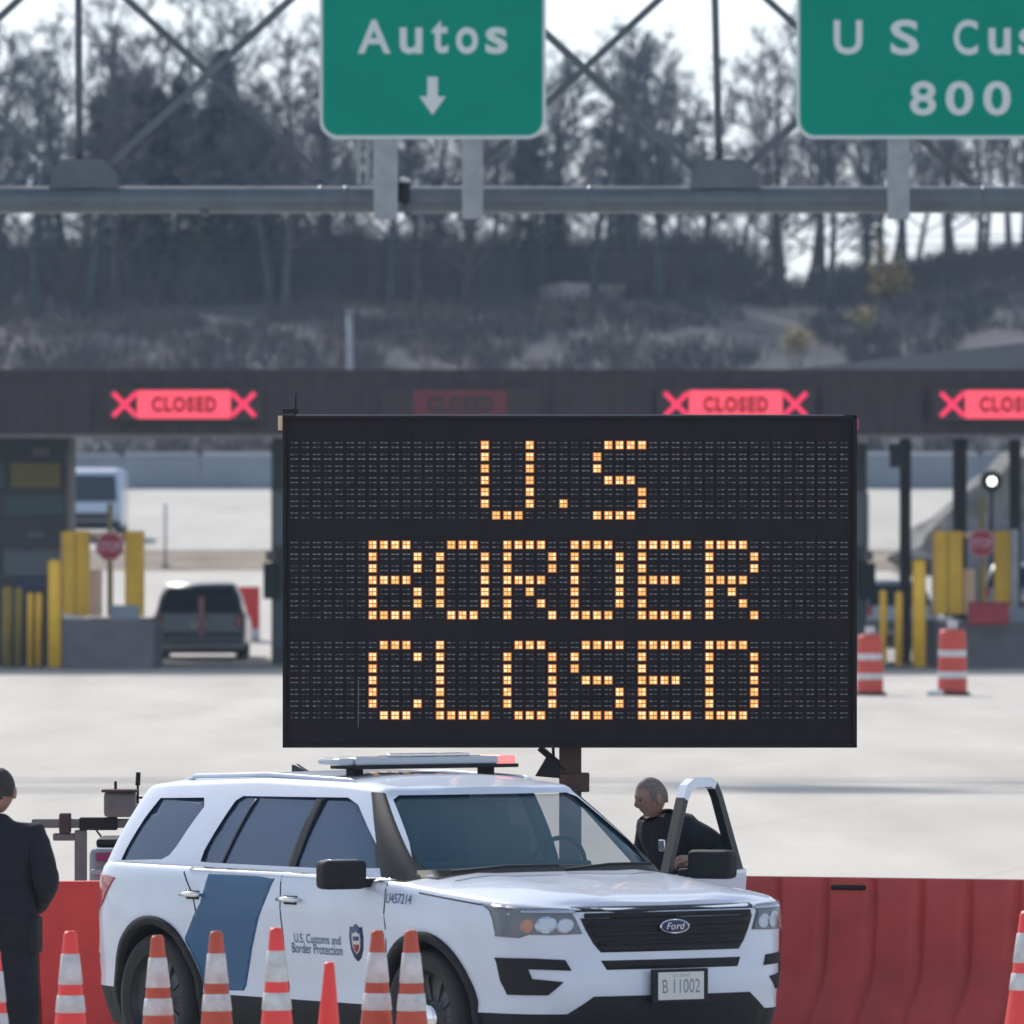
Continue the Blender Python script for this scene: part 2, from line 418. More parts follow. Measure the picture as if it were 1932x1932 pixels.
# greenhouse
BELT = crom([(-1.06, 0), (-1.09, .4), (-1.17, .68), (-1.285, .85), (-1.6, .905), (-2.2, .925), (-3.2, .93), (-4.0, .93), (-4.48, .90), (-4.65, .80), (-4.75, .45), (-4.77, 0)], 5)
ROOF = crom([(-1.86, 0), (-1.87, .35), (-1.91, .56), (-1.97, .655), (-2.2, .69), (-2.7, .705), (-3.3, .705), (-3.9, .705), (-4.34, .69), (-4.46, .60), (-4.54, .34), (-4.56, 0)], 5)
def zroof(x): return lerp_tab(-x, [(1.8, 1.60), (2.3, 1.625), (3.2, 1.635), (4.1, 1.60), (4.5, 1.575)])
def gh_solid(off=0, zlow=1.10, drop=0):
    b = MB(); N = len(BELT)-1; U = 8; rows = []
    for u in range(U+1):
        t = u/U; pts = []
        for i in range(N+1):
            a, r = BELT[i], ROOF[i]; p = a.lerp(r, t)
            z = zlow + (zroof(r.x) - drop - zlow) * t
            bul = math.sin(math.pi*t) * .022 * (1 if .3 < a.y else a.y/.3)
            y = p.y + bul; x = p.x + (.02*math.sin(math.pi*t) if i < N*.25 else 0)
            # offset inwards
            if off:
                cx = -2.9; sx = (abs(x-cx) - off*1.25)/max(abs(x-cx), 1e-3) if abs(x-cx) > .6 else 1
                x = cx + (x-cx)*sx if abs(x-cx) > .6 else x
                y = max(y - off, .004*min(i, N-i))
            pts.append((x, max(y, .004*min(i, N-i)), z))
        rows.append(pts)
    # rounded shoulder of the roof
    for k, (sh, dz) in enumerate(((.018, .016), (.05, .03))):
        rows.append([(-2.9 + (x+2.9)*(1-sh*.6), y*(1-sh), z+dz) for x, y, z in rows[U]])
    vs = []; ids = []
    for pts in rows:
        row = []
        for i in range(N+1): row.append(len(vs)); vs.append((pts[i][0], -pts[i][1] if 0 < i < N else 0, pts[i][2]))
        for i in range(N-1, 0, -1): row.append(len(vs)); vs.append((pts[i][0], pts[i][1], pts[i][2]))
        ids.append(row)
    n = len(ids[0]); fs = []
    for r in range(len(ids)-1):
        for k in range(n): fs.append((ids[r][k], ids[r][(k+1) % n], ids[r+1][(k+1) % n], ids[r+1][k]))
    fs.append(tuple(ids[0]))
    top = rows[-1]; K = 12; lines = []
    for i in range(N+1):
        if i in (0, N): lines.append([ids[-1][i]]); continue
        x, w_, z = top[i]; L = [ids[-1][i]]
        e = min(1, min(abs(x+1.86), abs(x+4.56))/.35)
        for k in range(1, K):
            y = -w_ + 2*w_*k/K; a = abs(y)/w_
            L.append(len(vs)); vs.append((x, y, z + .045*e*(1 - a**3)))
        L.append(ids[-1][n-i]); lines.append(L)
    for i in range(N):
        A, B_ = lines[i], lines[i+1]
        if len(A) == 1:
            for k in range(K): fs.append((A[0], B_[k], B_[k+1]))
        elif len(B_) == 1:
            for k in range(K): fs.append((A[k], B_[0], A[k+1]))
        else:
            for k in range(K): fs.append((A[k], B_[k], B_[k+1], A[k+1]))
    b.add(vs, fs, M['paint'] if not off else M['interior'], True)
    return b
gh = gh_solid().build('roof')
BV_GH = bvh_of(gh)
def ray(xp, yp, bvh):
    """where the sight line through picture position xp, yp meets the car, in the car's own frame"""
    o = MCI @ Vector((0, 0, ZC)); t = MCI @ at(xp, yp, 60); h = bvh.ray_cast(o, (t-o).normalized())
    return h[0] if h[0] is not None else bvh.find_nearest(t - (t-o)*(4/60))[0]
def z1(u, v): return ((200+u/1.7564)/1.553, (2150+v/1.7564)/1.553)
def z2(u, v): return ((1200+u/1.7564)/1.553, (2150+v/1.7564)/1.553)
def sidepoly(pts, bvh): return [(p.x, p.z) for p in (ray(*z1(*q), bvh) for q in pts)]
def frontpoly(pts, bvh, zf=z2): return [(p.y, p.z) for p in (ray(*zf(*q), bvh) for q in pts)]

def patch(name, poly, axis, side, bvh, off, thick, m, parent, cell=.05):
    """a thin shaped panel following the car's skin; poly in (x,z) for axis Y, (y,z) for axis X"""
    bm = bmesh.new(); vs = [bm.verts.new((p[0], p[1], 0)) for p in poly]
    for t in tessellate_polygon([[Vector((p[0], p[1], 0)) for p in poly]]):
        try: bm.faces.new([vs[i] for i in t])
        except ValueError: pass
    a0, a1 = min(p[0] for p in poly), max(p[0] for p in poly); b0, b1 = min(p[1] for p in poly), max(p[1] for p in poly)
    for ax, lo, hi in ((0, a0, a1), (1, b0, b1)):
        k = math.floor(lo/cell)+1
        while k*cell < hi:
            pc = Vector((k*cell, 0, 0)) if ax == 0 else Vector((0, k*cell, 0)); no = Vector((1, 0, 0)) if ax == 0 else Vector((0, 1, 0))
            bmesh.ops.bisect_plane(bm, geom=bm.verts[:]+bm.edges[:]+bm.faces[:], plane_co=pc, plane_no=no, dist=1e-5); k += 1
    bmesh.ops.remove_doubles(bm, verts=bm.verts, dist=1e-4)
    inner = {}; last = None
    for v in bm.verts:
        if axis == 'Y': o = Vector((v.co.x, 2*side, v.co.y)); d = Vector((0, -side, 0))
        else: o = Vector((2*side + (0 if side > 0 else -5), v.co.x, v.co.y)); d = Vector((-side, 0, 0))
        h = bvh.ray_cast(o, d)
        if h[0] is None or (axis == 'Y' and abs(h[0].y) < .3): h = bvh.find_nearest(o + d*1.1)
        p, n = h[0], h[1]
        if n.dot(d) > 0: n = -n
        v.co = p + n*off; inner[v] = p + n*(off - thick)
    es = [e for e in bm.edges if len(e.link_faces) == 1]; dup = {}
    fs0 = bm.faces[:]
    for v in list(inner): dup[v] = bm.verts.new(inner[v])
    for f in fs0: bm.faces.new([dup[v] for v in reversed(f.verts[:])]); f.smooth = True
    for e in es:
        a, b_ = e.verts; bm.faces.new((a, b_, dup[b_], dup[a]))
    bmesh.ops.recalc_face_normals(bm, faces=bm.faces)
    me = bpy.data.meshes.new(name); bm.to_mesh(me); bm.free(); me.materials.append(m)
    o = bpy.data.objects.new(name, me); C.objects.link(o); o.parent = parent; return o

M['lampback'] = mat('lamp_housing', (.075, .085, .105), .35)
suv = empty('patrol_car', CARLOC, CARRZ, 'white police SUV with blue door stripe and roof light bar, its far front door open', 'car')
# shapes traced on the skin
QW = sidepoly([(475, 330), (700, 328), (700, 375), (560, 575), (520, 625), (480, 646), (272, 650), (300, 590), (400, 425)], BV_GH)
DW = sidepoly([(680, 658), (700, 600), (860, 345), (900, 320), (1440, 328), (1492, 365), (1655, 692), (1300, 692), (740, 664)], BV_GH)
WS = [(-.82, 1.17), (-.80, 1.21), (-.625, 1.575), (-.57, 1.598), (.57, 1.598), (.625, 1.575), (.80, 1.21), (.82, 1.17)]
# door opening on the far side reaches to the door's own frame
DX0 = min(x for x, z in DW); FD = [(x, z) for x, z in DW if x > -2.45]
def cutter(poly, axis, a, b_): return MB().prism(poly, axis, a, b_, M['plastic']).build('cut')
inner = gh_solid(.055, 1.05, .03).build('cut')
boolean(gh, [inner])
cuts = []
for s in (-1, 1):
    ab = (-1.3, -.35) if s < 0 else (.35, 1.3)
    cuts.append(cutter(QW, 'Y', *ab))
    if s < 0: cuts.append(cutter(DW, 'Y', *ab))
    else:
        cuts.append(cutter([(x, z) for x, z in DW if x < -2.5] + [(-2.5, 1.17), (-2.5, 1.585)][::1], 'Y', *ab) if False else
                    cutter([(-2.52, 1.585), (-3.15, 1.585), (-3.45, 1.19), (-2.52, 1.19)], 'Y', *ab))
        cuts.append(cutter([(-1.40, 1.0), (-1.95, 1.60), (-2.46, 1.61), (-2.46, 1.0)], 'Y', *ab))
cuts.append(cutter(WS, 'X', -2.3, -.8))
cuts.append(cutter([(-.62, 1.2), (-.5, 1.54), (.5, 1.54), (.62, 1.2)], 'X', -5, -4.2))
boolean(gh, cuts)
gh.parent = suv; gh.data.polygons.foreach_set('use_smooth', [True]*len(gh.data.polygons))
# wheel wells, driver's doorway
cuts = []
for wx in (-1.03, -3.84):
    for s in (-1, 1):
        c = MB(); c.lathe([(0, -.30), (.445, -.30), (.445, .30), (0, .30)], M['rubber'], 40, (wx, s*.90, .385), 'Y'); c = c.build('cut'); cuts.append(c)
cuts.append(MB().box((-1.98, .85, .85), (.98, .8, .72), M['interior']).build('cut'))
boolean(body, cuts); body.parent = suv
def sharp(o, deg=35):
    me = o.data
    try: me.set_sharp_from_angle(angle=R(deg))
    except Exception: pass
sharp(body, 38); sharp(gh, 38)

# blue stripe on both sides
ST = sidepoly([(735, 700), (1088, 692), (1062, 745), (1005, 880), (985, 930), (940, 1150), (905, 1322), (700, 1318), (672, 1200), (625, 1105), (600, 1050), (640, 950), (680, 868), (702, 790)], BV_BODY)
ST = [(x, max(.45, min(z, 1.125))) for x, z in ST]
for s in (-1, 1): patch('door_stripe', ST, 'Y', s, BV_BODY, .003, .006, M['blue'], suv, .04)
def strip_poly(pts, wd):
    L, Rr = [], []
    for i, p in enumerate(pts):
        a = Vector(pts[max(i-1, 0)]); b_ = Vector(pts[min(i+1, len(pts)-1)]); d = (b_-a).normalized(); n = Vector((-d.y, d.x))*wd/2
        L.append(tuple(Vector(p)+n)); Rr.append(tuple(Vector(p)-n))
    return L + Rr[::-1]
for s in (-1, 1):
    for g in ([(-1.42, .46), (-1.40, .8), (-1.44, 1.12)], [(-2.47, .46), (-2.47, .8), (-2.52, 1.14)], [(-3.36, .86), (-3.42, 1.0), (-3.55, 1.13)]):
        if s > 0 and g[0][0] > -1.5: pass
        patch('door_gap', strip_poly(g, .009), 'Y', s, BV_BODY, .0022, .005, M['rubber'], suv, .06)
    patch('window_sill_trim', strip_poly([(-1.45, 1.135), (-2.4, 1.14), (-3.5, 1.148)] if s < 0 else [(-2.55, 1.14), (-3.5, 1.148)], .018), 'Y', s, BV_BODY, .008, .012, M['chrome'], suv, .08)
    # fuel/hood shut line
    patch('hood_gap', strip_poly([(-.12, .995), (-.5, 1.03), (-1.1, 1.08)], .008), 'Y', s, BV_BODY, .002, .005, M['rubber'], suv, .06)
# glass
def shrink(poly, k):
    c = Vector((sum(p[0] for p in poly)/len(poly), sum(p[1] for p in poly)/len(poly)))
    return [tuple(c + (Vector(p)-c)*k) for p in poly]
for s in (-1, 1):
    patch('side_window', shrink(QW, 1.03), 'Y', s, BV_GH, -.012, .006, M['tint'], suv, .06)
    if s < 0:
        patch('side_window', shrink([(x, z) for x, z in DW], 1.015), 'Y', s, BV_GH, -.014, .006, M['tint'], suv, .06)
        patch('window_pillar', [(-2.56, 1.145), (-2.47, 1.145), (-2.41, 1.60), (-2.50, 1.60)], 'Y', s, BV_GH, -.004, .008, M['paintblack'], suv, .06)
        patch('window_pillar', [(-3.27, 1.145), (-3.245, 1.145), (-3.11, 1.56), (-3.13, 1.56)], 'Y', s, BV_GH, -.004, .008, M['paintblack'], suv, .06)
    else:
        patch('side_window', [(-2.51, 1.595), (-3.16, 1.595), (-3.47, 1.18), (-2.51, 1.18)], 'Y', s, BV_GH, -.014, .006, M['tint'], suv, .06)
    # front roof pillar, following the ruled side of the cabin
    vs = []; nu, nv = 6, 10
    def gp(fi, t):
        i = min(int(fi), len(BELT)-2); f = fi-i; a_, r_ = BELT[i].lerp(BELT[i+1], f), ROOF[i].lerp(ROOF[i+1], f); p = a_.lerp(r_, t)
        return Vector((p.x, s*(p.y + math.sin(math.pi*t)*.022), 1.10 + (zroof(r_.x)-1.10)*t))
    for j in range(nv+1):
        t = .03+.97*j/nv; e0 = 12.7+.5*t; e1 = 20.1-3.0*t
        for k in range(nu+1):
            fi = e0+(e1-e0)*k/nu; p = gp(fi, t); n_ = (gp(fi+.1, t)-gp(fi-.1, t)).cross(gp(fi, min(1, t+.02))-gp(fi, t-.02)).normalized()
            if n_.y*s < 0: n_ = -n_
            vs.append(p + n_*(.006 if 0 < k < nu else -.004))
    b = MB(); b.add(vs, [(j*(nu+1)+k, j*(nu+1)+k+1, (j+1)*(nu+1)+k+1, (j+1)*(nu+1)+k) for j in range(nv) for k in range(nu)], M['paintblack'], True)
    b.build('windshield_pillar', parent=suv)
patch('windshield', shrink(WS, 1.02), 'X', 1, BV_GH, -.012, .006, M['ws'], suv, .08)
patch('rear_window', [(-.64, 1.19), (-.52, 1.55), (.52, 1.55), (.64, 1.19)], 'X', -1, BV_GH, -.012, .006, M['tint'], suv, .08)
patch('cowl', [(-.84, 1.125), (-.80, 1.19), (-.4, 1.205), (0, 1.21), (.4, 1.205), (.80, 1.19), (.84, 1.125), (.4, 1.10), (0, 1.10), (-.4, 1.10)], 'X', 1, BV_GH, .006, .02, M['plastic'], suv, .1)
b = MB()
for y0, y1 in ((-.75, -.05), (.02, .58)):
    b.tube([(-1.10, y0, 1.19), (-1.07, (y0+y1)/2, 1.215), (-1.07, y1, 1.215)], .011, n=6)
b.build('wiper', M['plastic'], suv)

# front face, from the near half and mirrored
HL = frontpoly([(362, 872), (560, 893), (818, 903), (888, 1030), (740, 1036), (612, 1034), (565, 1052), (440, 1042)], BV_BODY)
FG = frontpoly([(440, 1152), (620, 1156), (800, 1165), (832, 1220), (610, 1212), (632, 1262), (792, 1278), (712, 1346), (505, 1342), (470, 1270)], BV_BODY)
GRL = frontpoly([(822, 893), (905, 1010), (945, 1080), (985, 1126)], BV_BODY)
gy = [p[0] for p in GRL]; gz_ = [p[1] for p in GRL]
GR = [(gy[0], gz_[0]), (gy[1], gz_[1]), (gy[2], gz_[2]), (gy[3], gz_[3]), (-gy[3], gz_[3]), (-gy[2], gz_[2]), (-gy[1], gz_[1]), (-gy[0], gz_[0])]
print('HL', [(round(a, 2), round(c, 2)) for a, c in HL]); print('FG', [(round(a, 2), round(c, 2)) for a, c in FG]); print('GR', [(round(a, 2), round(c, 2)) for a, c in GR])
print('QW', [(round(a, 2), round(c, 2)) for a, c in QW]); print('DW', [(round(a, 2), round(c, 2)) for a, c in DW]); print('ST', [(round(a, 2), round(c, 2)) for a, c in ST])
for s in (1, -1):
    hl = [(p[0]*s, p[1]) for p in HL]; c = Vector((sum(p[0] for p in hl)/len(hl), sum(p[1] for p in hl)/len(hl)))
    base = patch('headlight', hl, 'X', 1, BV_BODY, .004, .03, M['lampback'], suv, .04)
    patch('chrome_strip', [(hl[0][0]*.985, zz_) for zz_ in ()] or [(s*-.60, 1.0), (s*-.86, 1.004), (s*-.86, .992), (s*-.60, .988)], 'X', 1, BV_BODY, .012, .006, M['lampin'], base, .05)
    def sub(nm, cy, wy, cz, hz, m, off=.010):
        cy *= s; return patch(nm, [(cy+wy/2*math.cos(2*math.pi*q_/16)*(1+.12*math.sin(4*math.pi*q_/16)), cz+hz/2*math.sin(2*math.pi*q_/16)) for q_ in range(16)], 'X', 1, BV_BODY, off, .012, m, base, .03)
    zc = c.y
    ys = sorted(p[0] for p in HL); y0, y1 = ys[0], ys[-1]; L = y1 - y0
    sub('reflector_bowl', y0+.26*L, .14*L, zc-.005, .075, M['amber'])
    sub('reflector_bowl', y0+.48*L, .28*L, zc, .095, M['lampin'], .012)
    sub('reflector_bowl', y0+.74*L, .26*L, zc-.005, .08, M['lampin'], .012)
    patch('lamp_glass', shrink(hl, .97), 'X', 1, BV_BODY, .018, .004, M['lens'], base, .04)
    fgp = patch('fog_lamp_recess', [(p[0]*s, p[1]) for p in FG], 'X', 1, BV_BODY, .008, .03, M['plastic'], suv, .025)
gr = patch('grille', GR, 'X', 1, BV_BODY, .003, .02, M['paintblack'], suv, .05)
z_hi, z_lo = gz_[0], gz_[3]
for k in range(1, 5):
    z = z_hi - (z_hi-z_lo)*k/5; yy = lerp_tab(z_hi-z, [(z_hi-a, abs(y)) for y, a in GRL]) - .03
    patch('grille_bar', [(-yy, z-.010), (-yy, z+.010), (yy, z+.010), (yy, z-.010)], 'X', 1, BV_BODY, .02, .02, M['plastic'], gr, .08)
# oval badge on the grille
bz = z_hi - (z_hi-z_lo)*.46
ov = [(.098*math.cos(t), bz+.040*math.sin(t)) for t in [2*math.pi*k/28 for k in range(28)]]
bd = patch('badge', ov, 'X', 1, BV_BODY, .036, .02, M['chrome'], gr, .2)
patch('badge_face', [(y*.9, bz+(z-bz)*.84) for y, z in ov], 'X', 1, BV_BODY, .039, .004, M['navy'], gr, .2)
def place_text(name, txt, axis, side, a0, a1, b0, b1, bvh, m, parent, bold=.0, off=.004, italic=0, space=1):
    me = text_mesh(txt, 1, bold, space, 0, italic)
    xs = [v.co.x for v in me.vertices]; ys = [v.co.y for v in me.vertices]; A, B_, c, d = min(xs), max(xs), min(ys), max(ys)
    for v in me.vertices:
        p = (a0+(v.co.x-A)/(B_-A)*(a1-a0), b0+(v.co.y-c)/(d-c)*(b1-b0))
        if axis == 'Y': o = Vector((p[0], 2*side, p[1])); dr = Vector((0, -side, 0))
        else: o = Vector((2, p[0], p[1])); dr = Vector((-1, 0, 0))
        h = bvh.ray_cast(o, dr); n = h[1] if h[1].dot(dr) < 0 else -h[1]; v.co = h[0] + n*off
    return mesh_obj(name, me, m, parent)
place_text('badge_lettering', 'Ford', 'X', 1, -.062, .062, bz-.018, bz+.020, BV_BODY, M['reflect'], gr, .01, .046, .3)
# slot below, plate, valance
SL = frontpoly([(985, 1168), (1002, 1216)], BV_BODY); zs0, zs1 = SL[0][1], SL[1][1]; ysl = abs(SL[0][0])
patch('bumper_slot', [(-ysl, zs0), (-ysl+.03, zs1), (ysl-.03, zs1), (ysl, zs0)], 'X', 1, BV_BODY, .003, .02, M['plastic'], suv, .06)
patch('valance', [(-.66, .44), (-.52, .535), (.52, .535), (.66, .44), (.66, .24), (-.66, .24)], 'X', 1, BV_BODY, .006, .02, M['plastic'], suv, .06)
pl = MB().box((.035, 0, .585), (.025, .37, .185), M['paintblack'], bevel=.004).build('plate_frame', parent=suv)
MB().box((.0505, .0, .585), (.006, .305, .152), M['plate'], bevel=.002).build('licence_plate', parent=pl)
for tx, a, c_, z0, z1_ in (('U.S. GOVT', -.06, .06, .634, .650), ('B 11002', -.125, .125, .545, .622)):
    me = text_mesh(tx, 1, .0, 1, 0)
    xs = [v.co.x for v in me.vertices]; ys = [v.co.y for v in me.vertices]; A, B_, e, d = min(xs), max(xs), min(ys), max(ys)
    for v in me.vertices: v.co = (.0545, a+(v.co.x-A)/(B_-A)*(c_-a), z0+(v.co.y-e)/(d-e)*(z1_-z0))
    mesh_obj('plate_lettering', me, M['cargrey'], pl)
# side lettering and seal
T0 = ray(*z1(1165, 1062), BV_BODY); T1 = ray(*z1(1400, 1035), BV_BODY); T2 = ray(*z1(1155, 1120), BV_BODY); T3 = ray(*z1(1410, 1092), BV_BODY)
place_text('door_lettering', 'U.S. Customs and', 'Y', -1, T0.x, T1.x, T0.z-.012, T0.z+.040, BV_BODY, M['blue'], suv, .0, .004)
place_text('door_lettering', 'Border Protection', 'Y', -1, T2.x, T3.x, T2.z-.006, T2.z+.050, BV_BODY, M['blue'], suv, .0, .004)
T4 = ray(*z1(1636, 862), BV_BODY); T5 = ray(*z1(1772, 830), BV_BODY)
place_text('fender_lettering', 'U457214', 'Y', -1, T4.x, T5.x, T4.z-.01, T4.z+.045, BV_BODY, M['blue'], suv, .0, .004)
sc_ = ray(*z1(1485, 1075), BV_BODY); sh = []
SEAL = [(0, .105), (.035, .085), (.062, .09), (.072, .03), (.062, -.04), (.035, -.085), (0, -.105), (-.035, -.085), (-.062, -.04), (-.072, .03), (-.062, .09), (-.035, .085)]
sb = patch('seal', [(sc_.x+a, sc_.z+b_) for a, b_ in SEAL], 'Y', -1, BV_BODY, .003, .005, M['navy'], suv, .2)
patch('seal_shield', [(sc_.x+.6*a, sc_.z+.6*b_) for a, b_ in SEAL], 'Y', -1, BV_BODY, .005, .003, M['plate'], sb, .2)
patch('seal_bars', [(sc_.x-.03, sc_.z-.01), (sc_.x+.03, sc_.z-.01), (sc_.x+.02, sc_.z-.04), (sc_.x, sc_.z-.055), (sc_.x-.02, sc_.z-.04)], 'Y', -1, BV_BODY, .007, .003, M['stop'], sb, .2)
patch('seal_bars', [(sc_.x-.03, sc_.z+.012), (sc_.x+.03, sc_.z+.012), (sc_.x+.03, sc_.z+.035), (sc_.x-.03, sc_.z+.035)], 'Y', -1, BV_BODY, .007, .003, M['navy'], sb, .2)
# tail lamps wrap the rear corners
for s in (-1, 1):
    patch('tail_lamp', [(-4.30, 1.075), (-4.34, 1.04), (-4.46, .92), (-4.60, .84), (-4.70, .84), (-4.74, 1.08), (-4.5, 1.095)], 'Y', s, BV_BODY, .006, .02, M['redlens'], suv, .03)
    patch('rear_reflector', [(-4.60, .60), (-4.60, .63), (-4.70, .63), (-4.70, .60)], 'Y', s, BV_BODY, .004, .01, M['redlens'], suv, .03)
    # arch mouldings
    for wx in (-1.03, -3.84):
        r0, r1 = .435, .485; a0, a1 = R(-12), R(192); P_ = []
        n = 26
        for k in range(n+1):
            t = a0+(a1-a0)*k/n; P_.append((wx+r1*math.cos(t), max(.24, .385+r1*math.sin(t))))
        for k in range(n, -1, -1):
            t = a0+(a1-a0)*k/n; P_.append((wx+r0*math.cos(t), max(.24, .385+r0*math.sin(t))))
        bm = MB()
        for k in range(n):
            t0, t1 = a0+(a1-a0)*k/n, a0+(a1-a0)*(k+1)/n; q = []
            for t, rr in ((t0, r0), (t0, r1), (t1, r1), (t1, r0)):
                x, z = wx+rr*math.cos(t), .385+rr*math.sin(t)
                h = BV_BODY.ray_cast(Vector((x, 2*s, z)), Vector((0, -s, 0)))
                y = h[0].y if h[0] is not None else s*.97
                q.append((x, y+s*(.014 if rr == r1 else .020), z))
            q2 = [(a, c_-s*.05, e) for a, c_, e in q]
            bm.add(q+q2, [(0, 1, 2, 3), (0, 3, 7, 4), (1, 5, 6, 2)], M['plastic'], True)
        bmesh.ops.remove_doubles(bm.bm, verts=bm.bm.verts, dist=1e-4)
        bm.build('wheel_arch_trim', parent=suv)
# wheels
for wx in (-1.03, -3.84):
    for s in (-1, 1):
        wh = MB(); pr = [(.27, -.11), (.33, -.125), (.365, -.12), (.382, -.09), (.385, 0), (.382, .09), (.365, .12), (.33, .125), (.27, .11)]
        wh.lathe(pr, M['rubber'], 40, (wx, s*.865, .385), 'Y')
        ty = wh.build('wheel', parent=suv)
        rm = MB(); rm.lathe([(.272, s*.105), (.262, s*.08), (.25, s*.03), (.10, s*.045), (.085, s*.075), (0, s*.08)], M['rim'], 32, (wx, s*.865, .385), 'Y')
        for k in range(10):
            t = 2*math.pi*k/10; rm.box((wx+.17*math.cos(t), s*.905, .385+.17*math.sin(t)), (.13, .02, .03), M['rim'], ry=-t, bevel=.004)
        rm.build('rim', parent=ty)
        hb = MB().lathe([(.085, s*.05), (.085, s*.085), (.07, s*.10), (0, s*.105)], M['chrome'], 24, (wx, s*.865, .385), 'Y'); hb.build('hub_cap', parent=ty)
# door handles
for hx in ((-2.39), (-3.42)):
    for s in (-1, 1):
        if s > 0 and hx > -2.5: continue
        z = 1.005
        h = BV_BODY.ray_cast(Vector((hx, 2*s, z)), Vector((0, -s, 0)))[0]
        hb = MB(); hb.tube([(hx-.10, h.y+s*.005, z), (hx-.085, h.y+s*.035, z), (hx, h.y+s*.042, z+.002), (hx+.085, h.y+s*.035, z), (hx+.10, h.y+s*.005, z)], [.010, .015, .016, .015, .010], M['chrome'], 8)
        hb.box((hx, h.y+s*.004, z-.004), (.13, .008, .05), M['plastic'], bevel=.003)
        hb.build('door_handle', parent=suv)
# near mirror
def mirror_housing(cx, cy, cz, s):
    m = MB(); m.box((cx, cy, cz), (.14, .27, .165), M['plastic'], bevel=.045, seg=4, rz=s*R(8))
    m.box((cx-.015, cy-s*.19, cz-.05), (.09, .16, .05), M['plastic'], bevel=.018)
    return m
mm = ray((655), (1630), BV_GH)
mp = Vector((-1.62, -1.14, 1.17)); m_ = mirror_housing(*mp, -1).build('wing_mirror', parent=suv)
MB().box((mp.x, mp.y, mp.z+.081), (.06, .18, .008), M['chrome'], bevel=.003).build('mirror_cap_trim', parent=m_)
# roof light bar
lb = MB(); LX, LZ = -2.62, 1.752
lb.box((LX, .08, LZ-.012), (.24, 1.14, .022), M['plastic'], bevel=.008)
bar = lb.build('light_bar', parent=suv)
MB().box((LX, .02, LZ+.022), (.24, .98, .045), M['barlens'], bevel=.015).build('clear_lens', parent=bar)
MB().box((LX, .575, LZ+.022), (.24, .11, .050), M['red_lamp'], bevel=.015).build('red_lens', parent=bar)
MB().box((LX, -.53, LZ+.020), (.23, .10, .040), M['barlens'], bevel=.015).build('end_lens', parent=bar)
sp = MB()
for y in (-.4, .5): sp.box((LX, y, 1.71), (.10, .06, .065), M['plastic'], bevel=.012)
sp.build('bar_foot', parent=bar)
MB().box((LX+.04, .05, LZ+.055), (.12, .55, .016), M['chrome'], bevel=.005).build('bar_top_plate', parent=bar)
for s in (-1, 1):
    b = MB(); b.tube([(-2.25, s*.60, 1.64), (-2.35, s*.60, 1.672), (-3.2, s*.61, 1.69), (-4.0, s*.60, 1.665), (-4.12, s*.59, 1.63)], .014, M['paint'], 8); b.build('roof_rail', parent=suv)
fin = MB().prism([(-.10, 0), (.07, 0), (.05, .025), (-.07, .065), (-.10, .06)], 'Y', -.018, .018, M['paintblack'], bevel=.01).build('roof_antenna', parent=suv)
fin.location = (-3.55, -.15, 1.672)
# interior
for y in (-.38, .38):
    s_ = MB(); s_.box((-2.35, y, 1.20), (.14, .48, .42), M['seat'], ry=R(-12), bevel=.05, seg=3); s_.box((-2.42, y, 1.47), (.09, .26, .16), M['seat'], ry=R(-12), bevel=.04, seg=3)
    s_.build('front_seat', parent=suv)
s_ = MB(); s_.box((-3.35, 0, 1.20), (.16, 1.25, .40), M['seat'], ry=R(-12), bevel=.05); [s_.box((-3.42, y, 1.45), (.08, .24, .13), M['seat'], bevel=.035) for y in (-.42, 0, .42)]
s_.build('rear_bench', parent=suv)
sw = MB(); ring = [(-1.72+.05*math.sin(t), .38+.19*math.cos(t), 1.17+.18*math.sin(t)) for t in [2*math.pi*k/24 for k in range(25)]]
sw.tube(ring, .014, M['interior'], 6, cap=False); sw.build('steering_wheel', parent=suv)
MB().box((-1.98, 0, 1.515), (.03, .26, .07), M['interior'], bevel=.012).build('rear_view_mirror', parent=suv)
MB().box((-1.50, -.15, 1.20), (.22, 1.1, .06), M['interior'], bevel=.02).build('dashboard', parent=suv)
b = MB(); b.box((-2.95, 0, 1.38), (.02, 1.2, .44), M['interior']); b.build('cage_partition', parent=suv)
# the open driver's door
dr = empty('driver_door', (-1.47, .955, 0)); dr.parent = suv; dr.rotation_euler = (0, 0, R(-61)); dr['label'] = 'open front door, white with dark window frame'
# (frame: closed door runs along -x from the hinge)
lo = [(-.02, .46), (-.98, .46), (-1.00, .8), (-1.03, 1.14), (-.02, 1.12), (0, .8)]
d_ = MB().prism(lo, 'Y', -.075, .025, M['paint'], bevel=.02); d_.build('door_panel', parent=dr)
MB().prism([(-.06, .5), (-.94, .5), (-.98, 1.10), (-.06, 1.08)], 'Y', -.10, -.078, M['interior'], bevel=.01).build('door_lining', parent=dr)
fo = [(-.02, 1.115), (-.44, 1.56), (-.52, 1.63), (-.62, 1.665), (-.86, 1.665), (-.92, 1.64), (-.955, 1.57), (-1.035, 1.135)]
fi = [(-.10, 1.14), (-.49, 1.54), (-.56, 1.59), (-.64, 1.615), (-.83, 1.615), (-.865, 1.60), (-.89, 1.55), (-.955, 1.14)]
b = MB()
for k in range(len(fo)-1):
    q = [fo[k], fo[k+1], fi[k+1], fi[k]]
    b.prism(q, 'Y', -.05 - .0, .0, M['paint'] if k in (1, 2, 3, 4) else M['paintblack'])
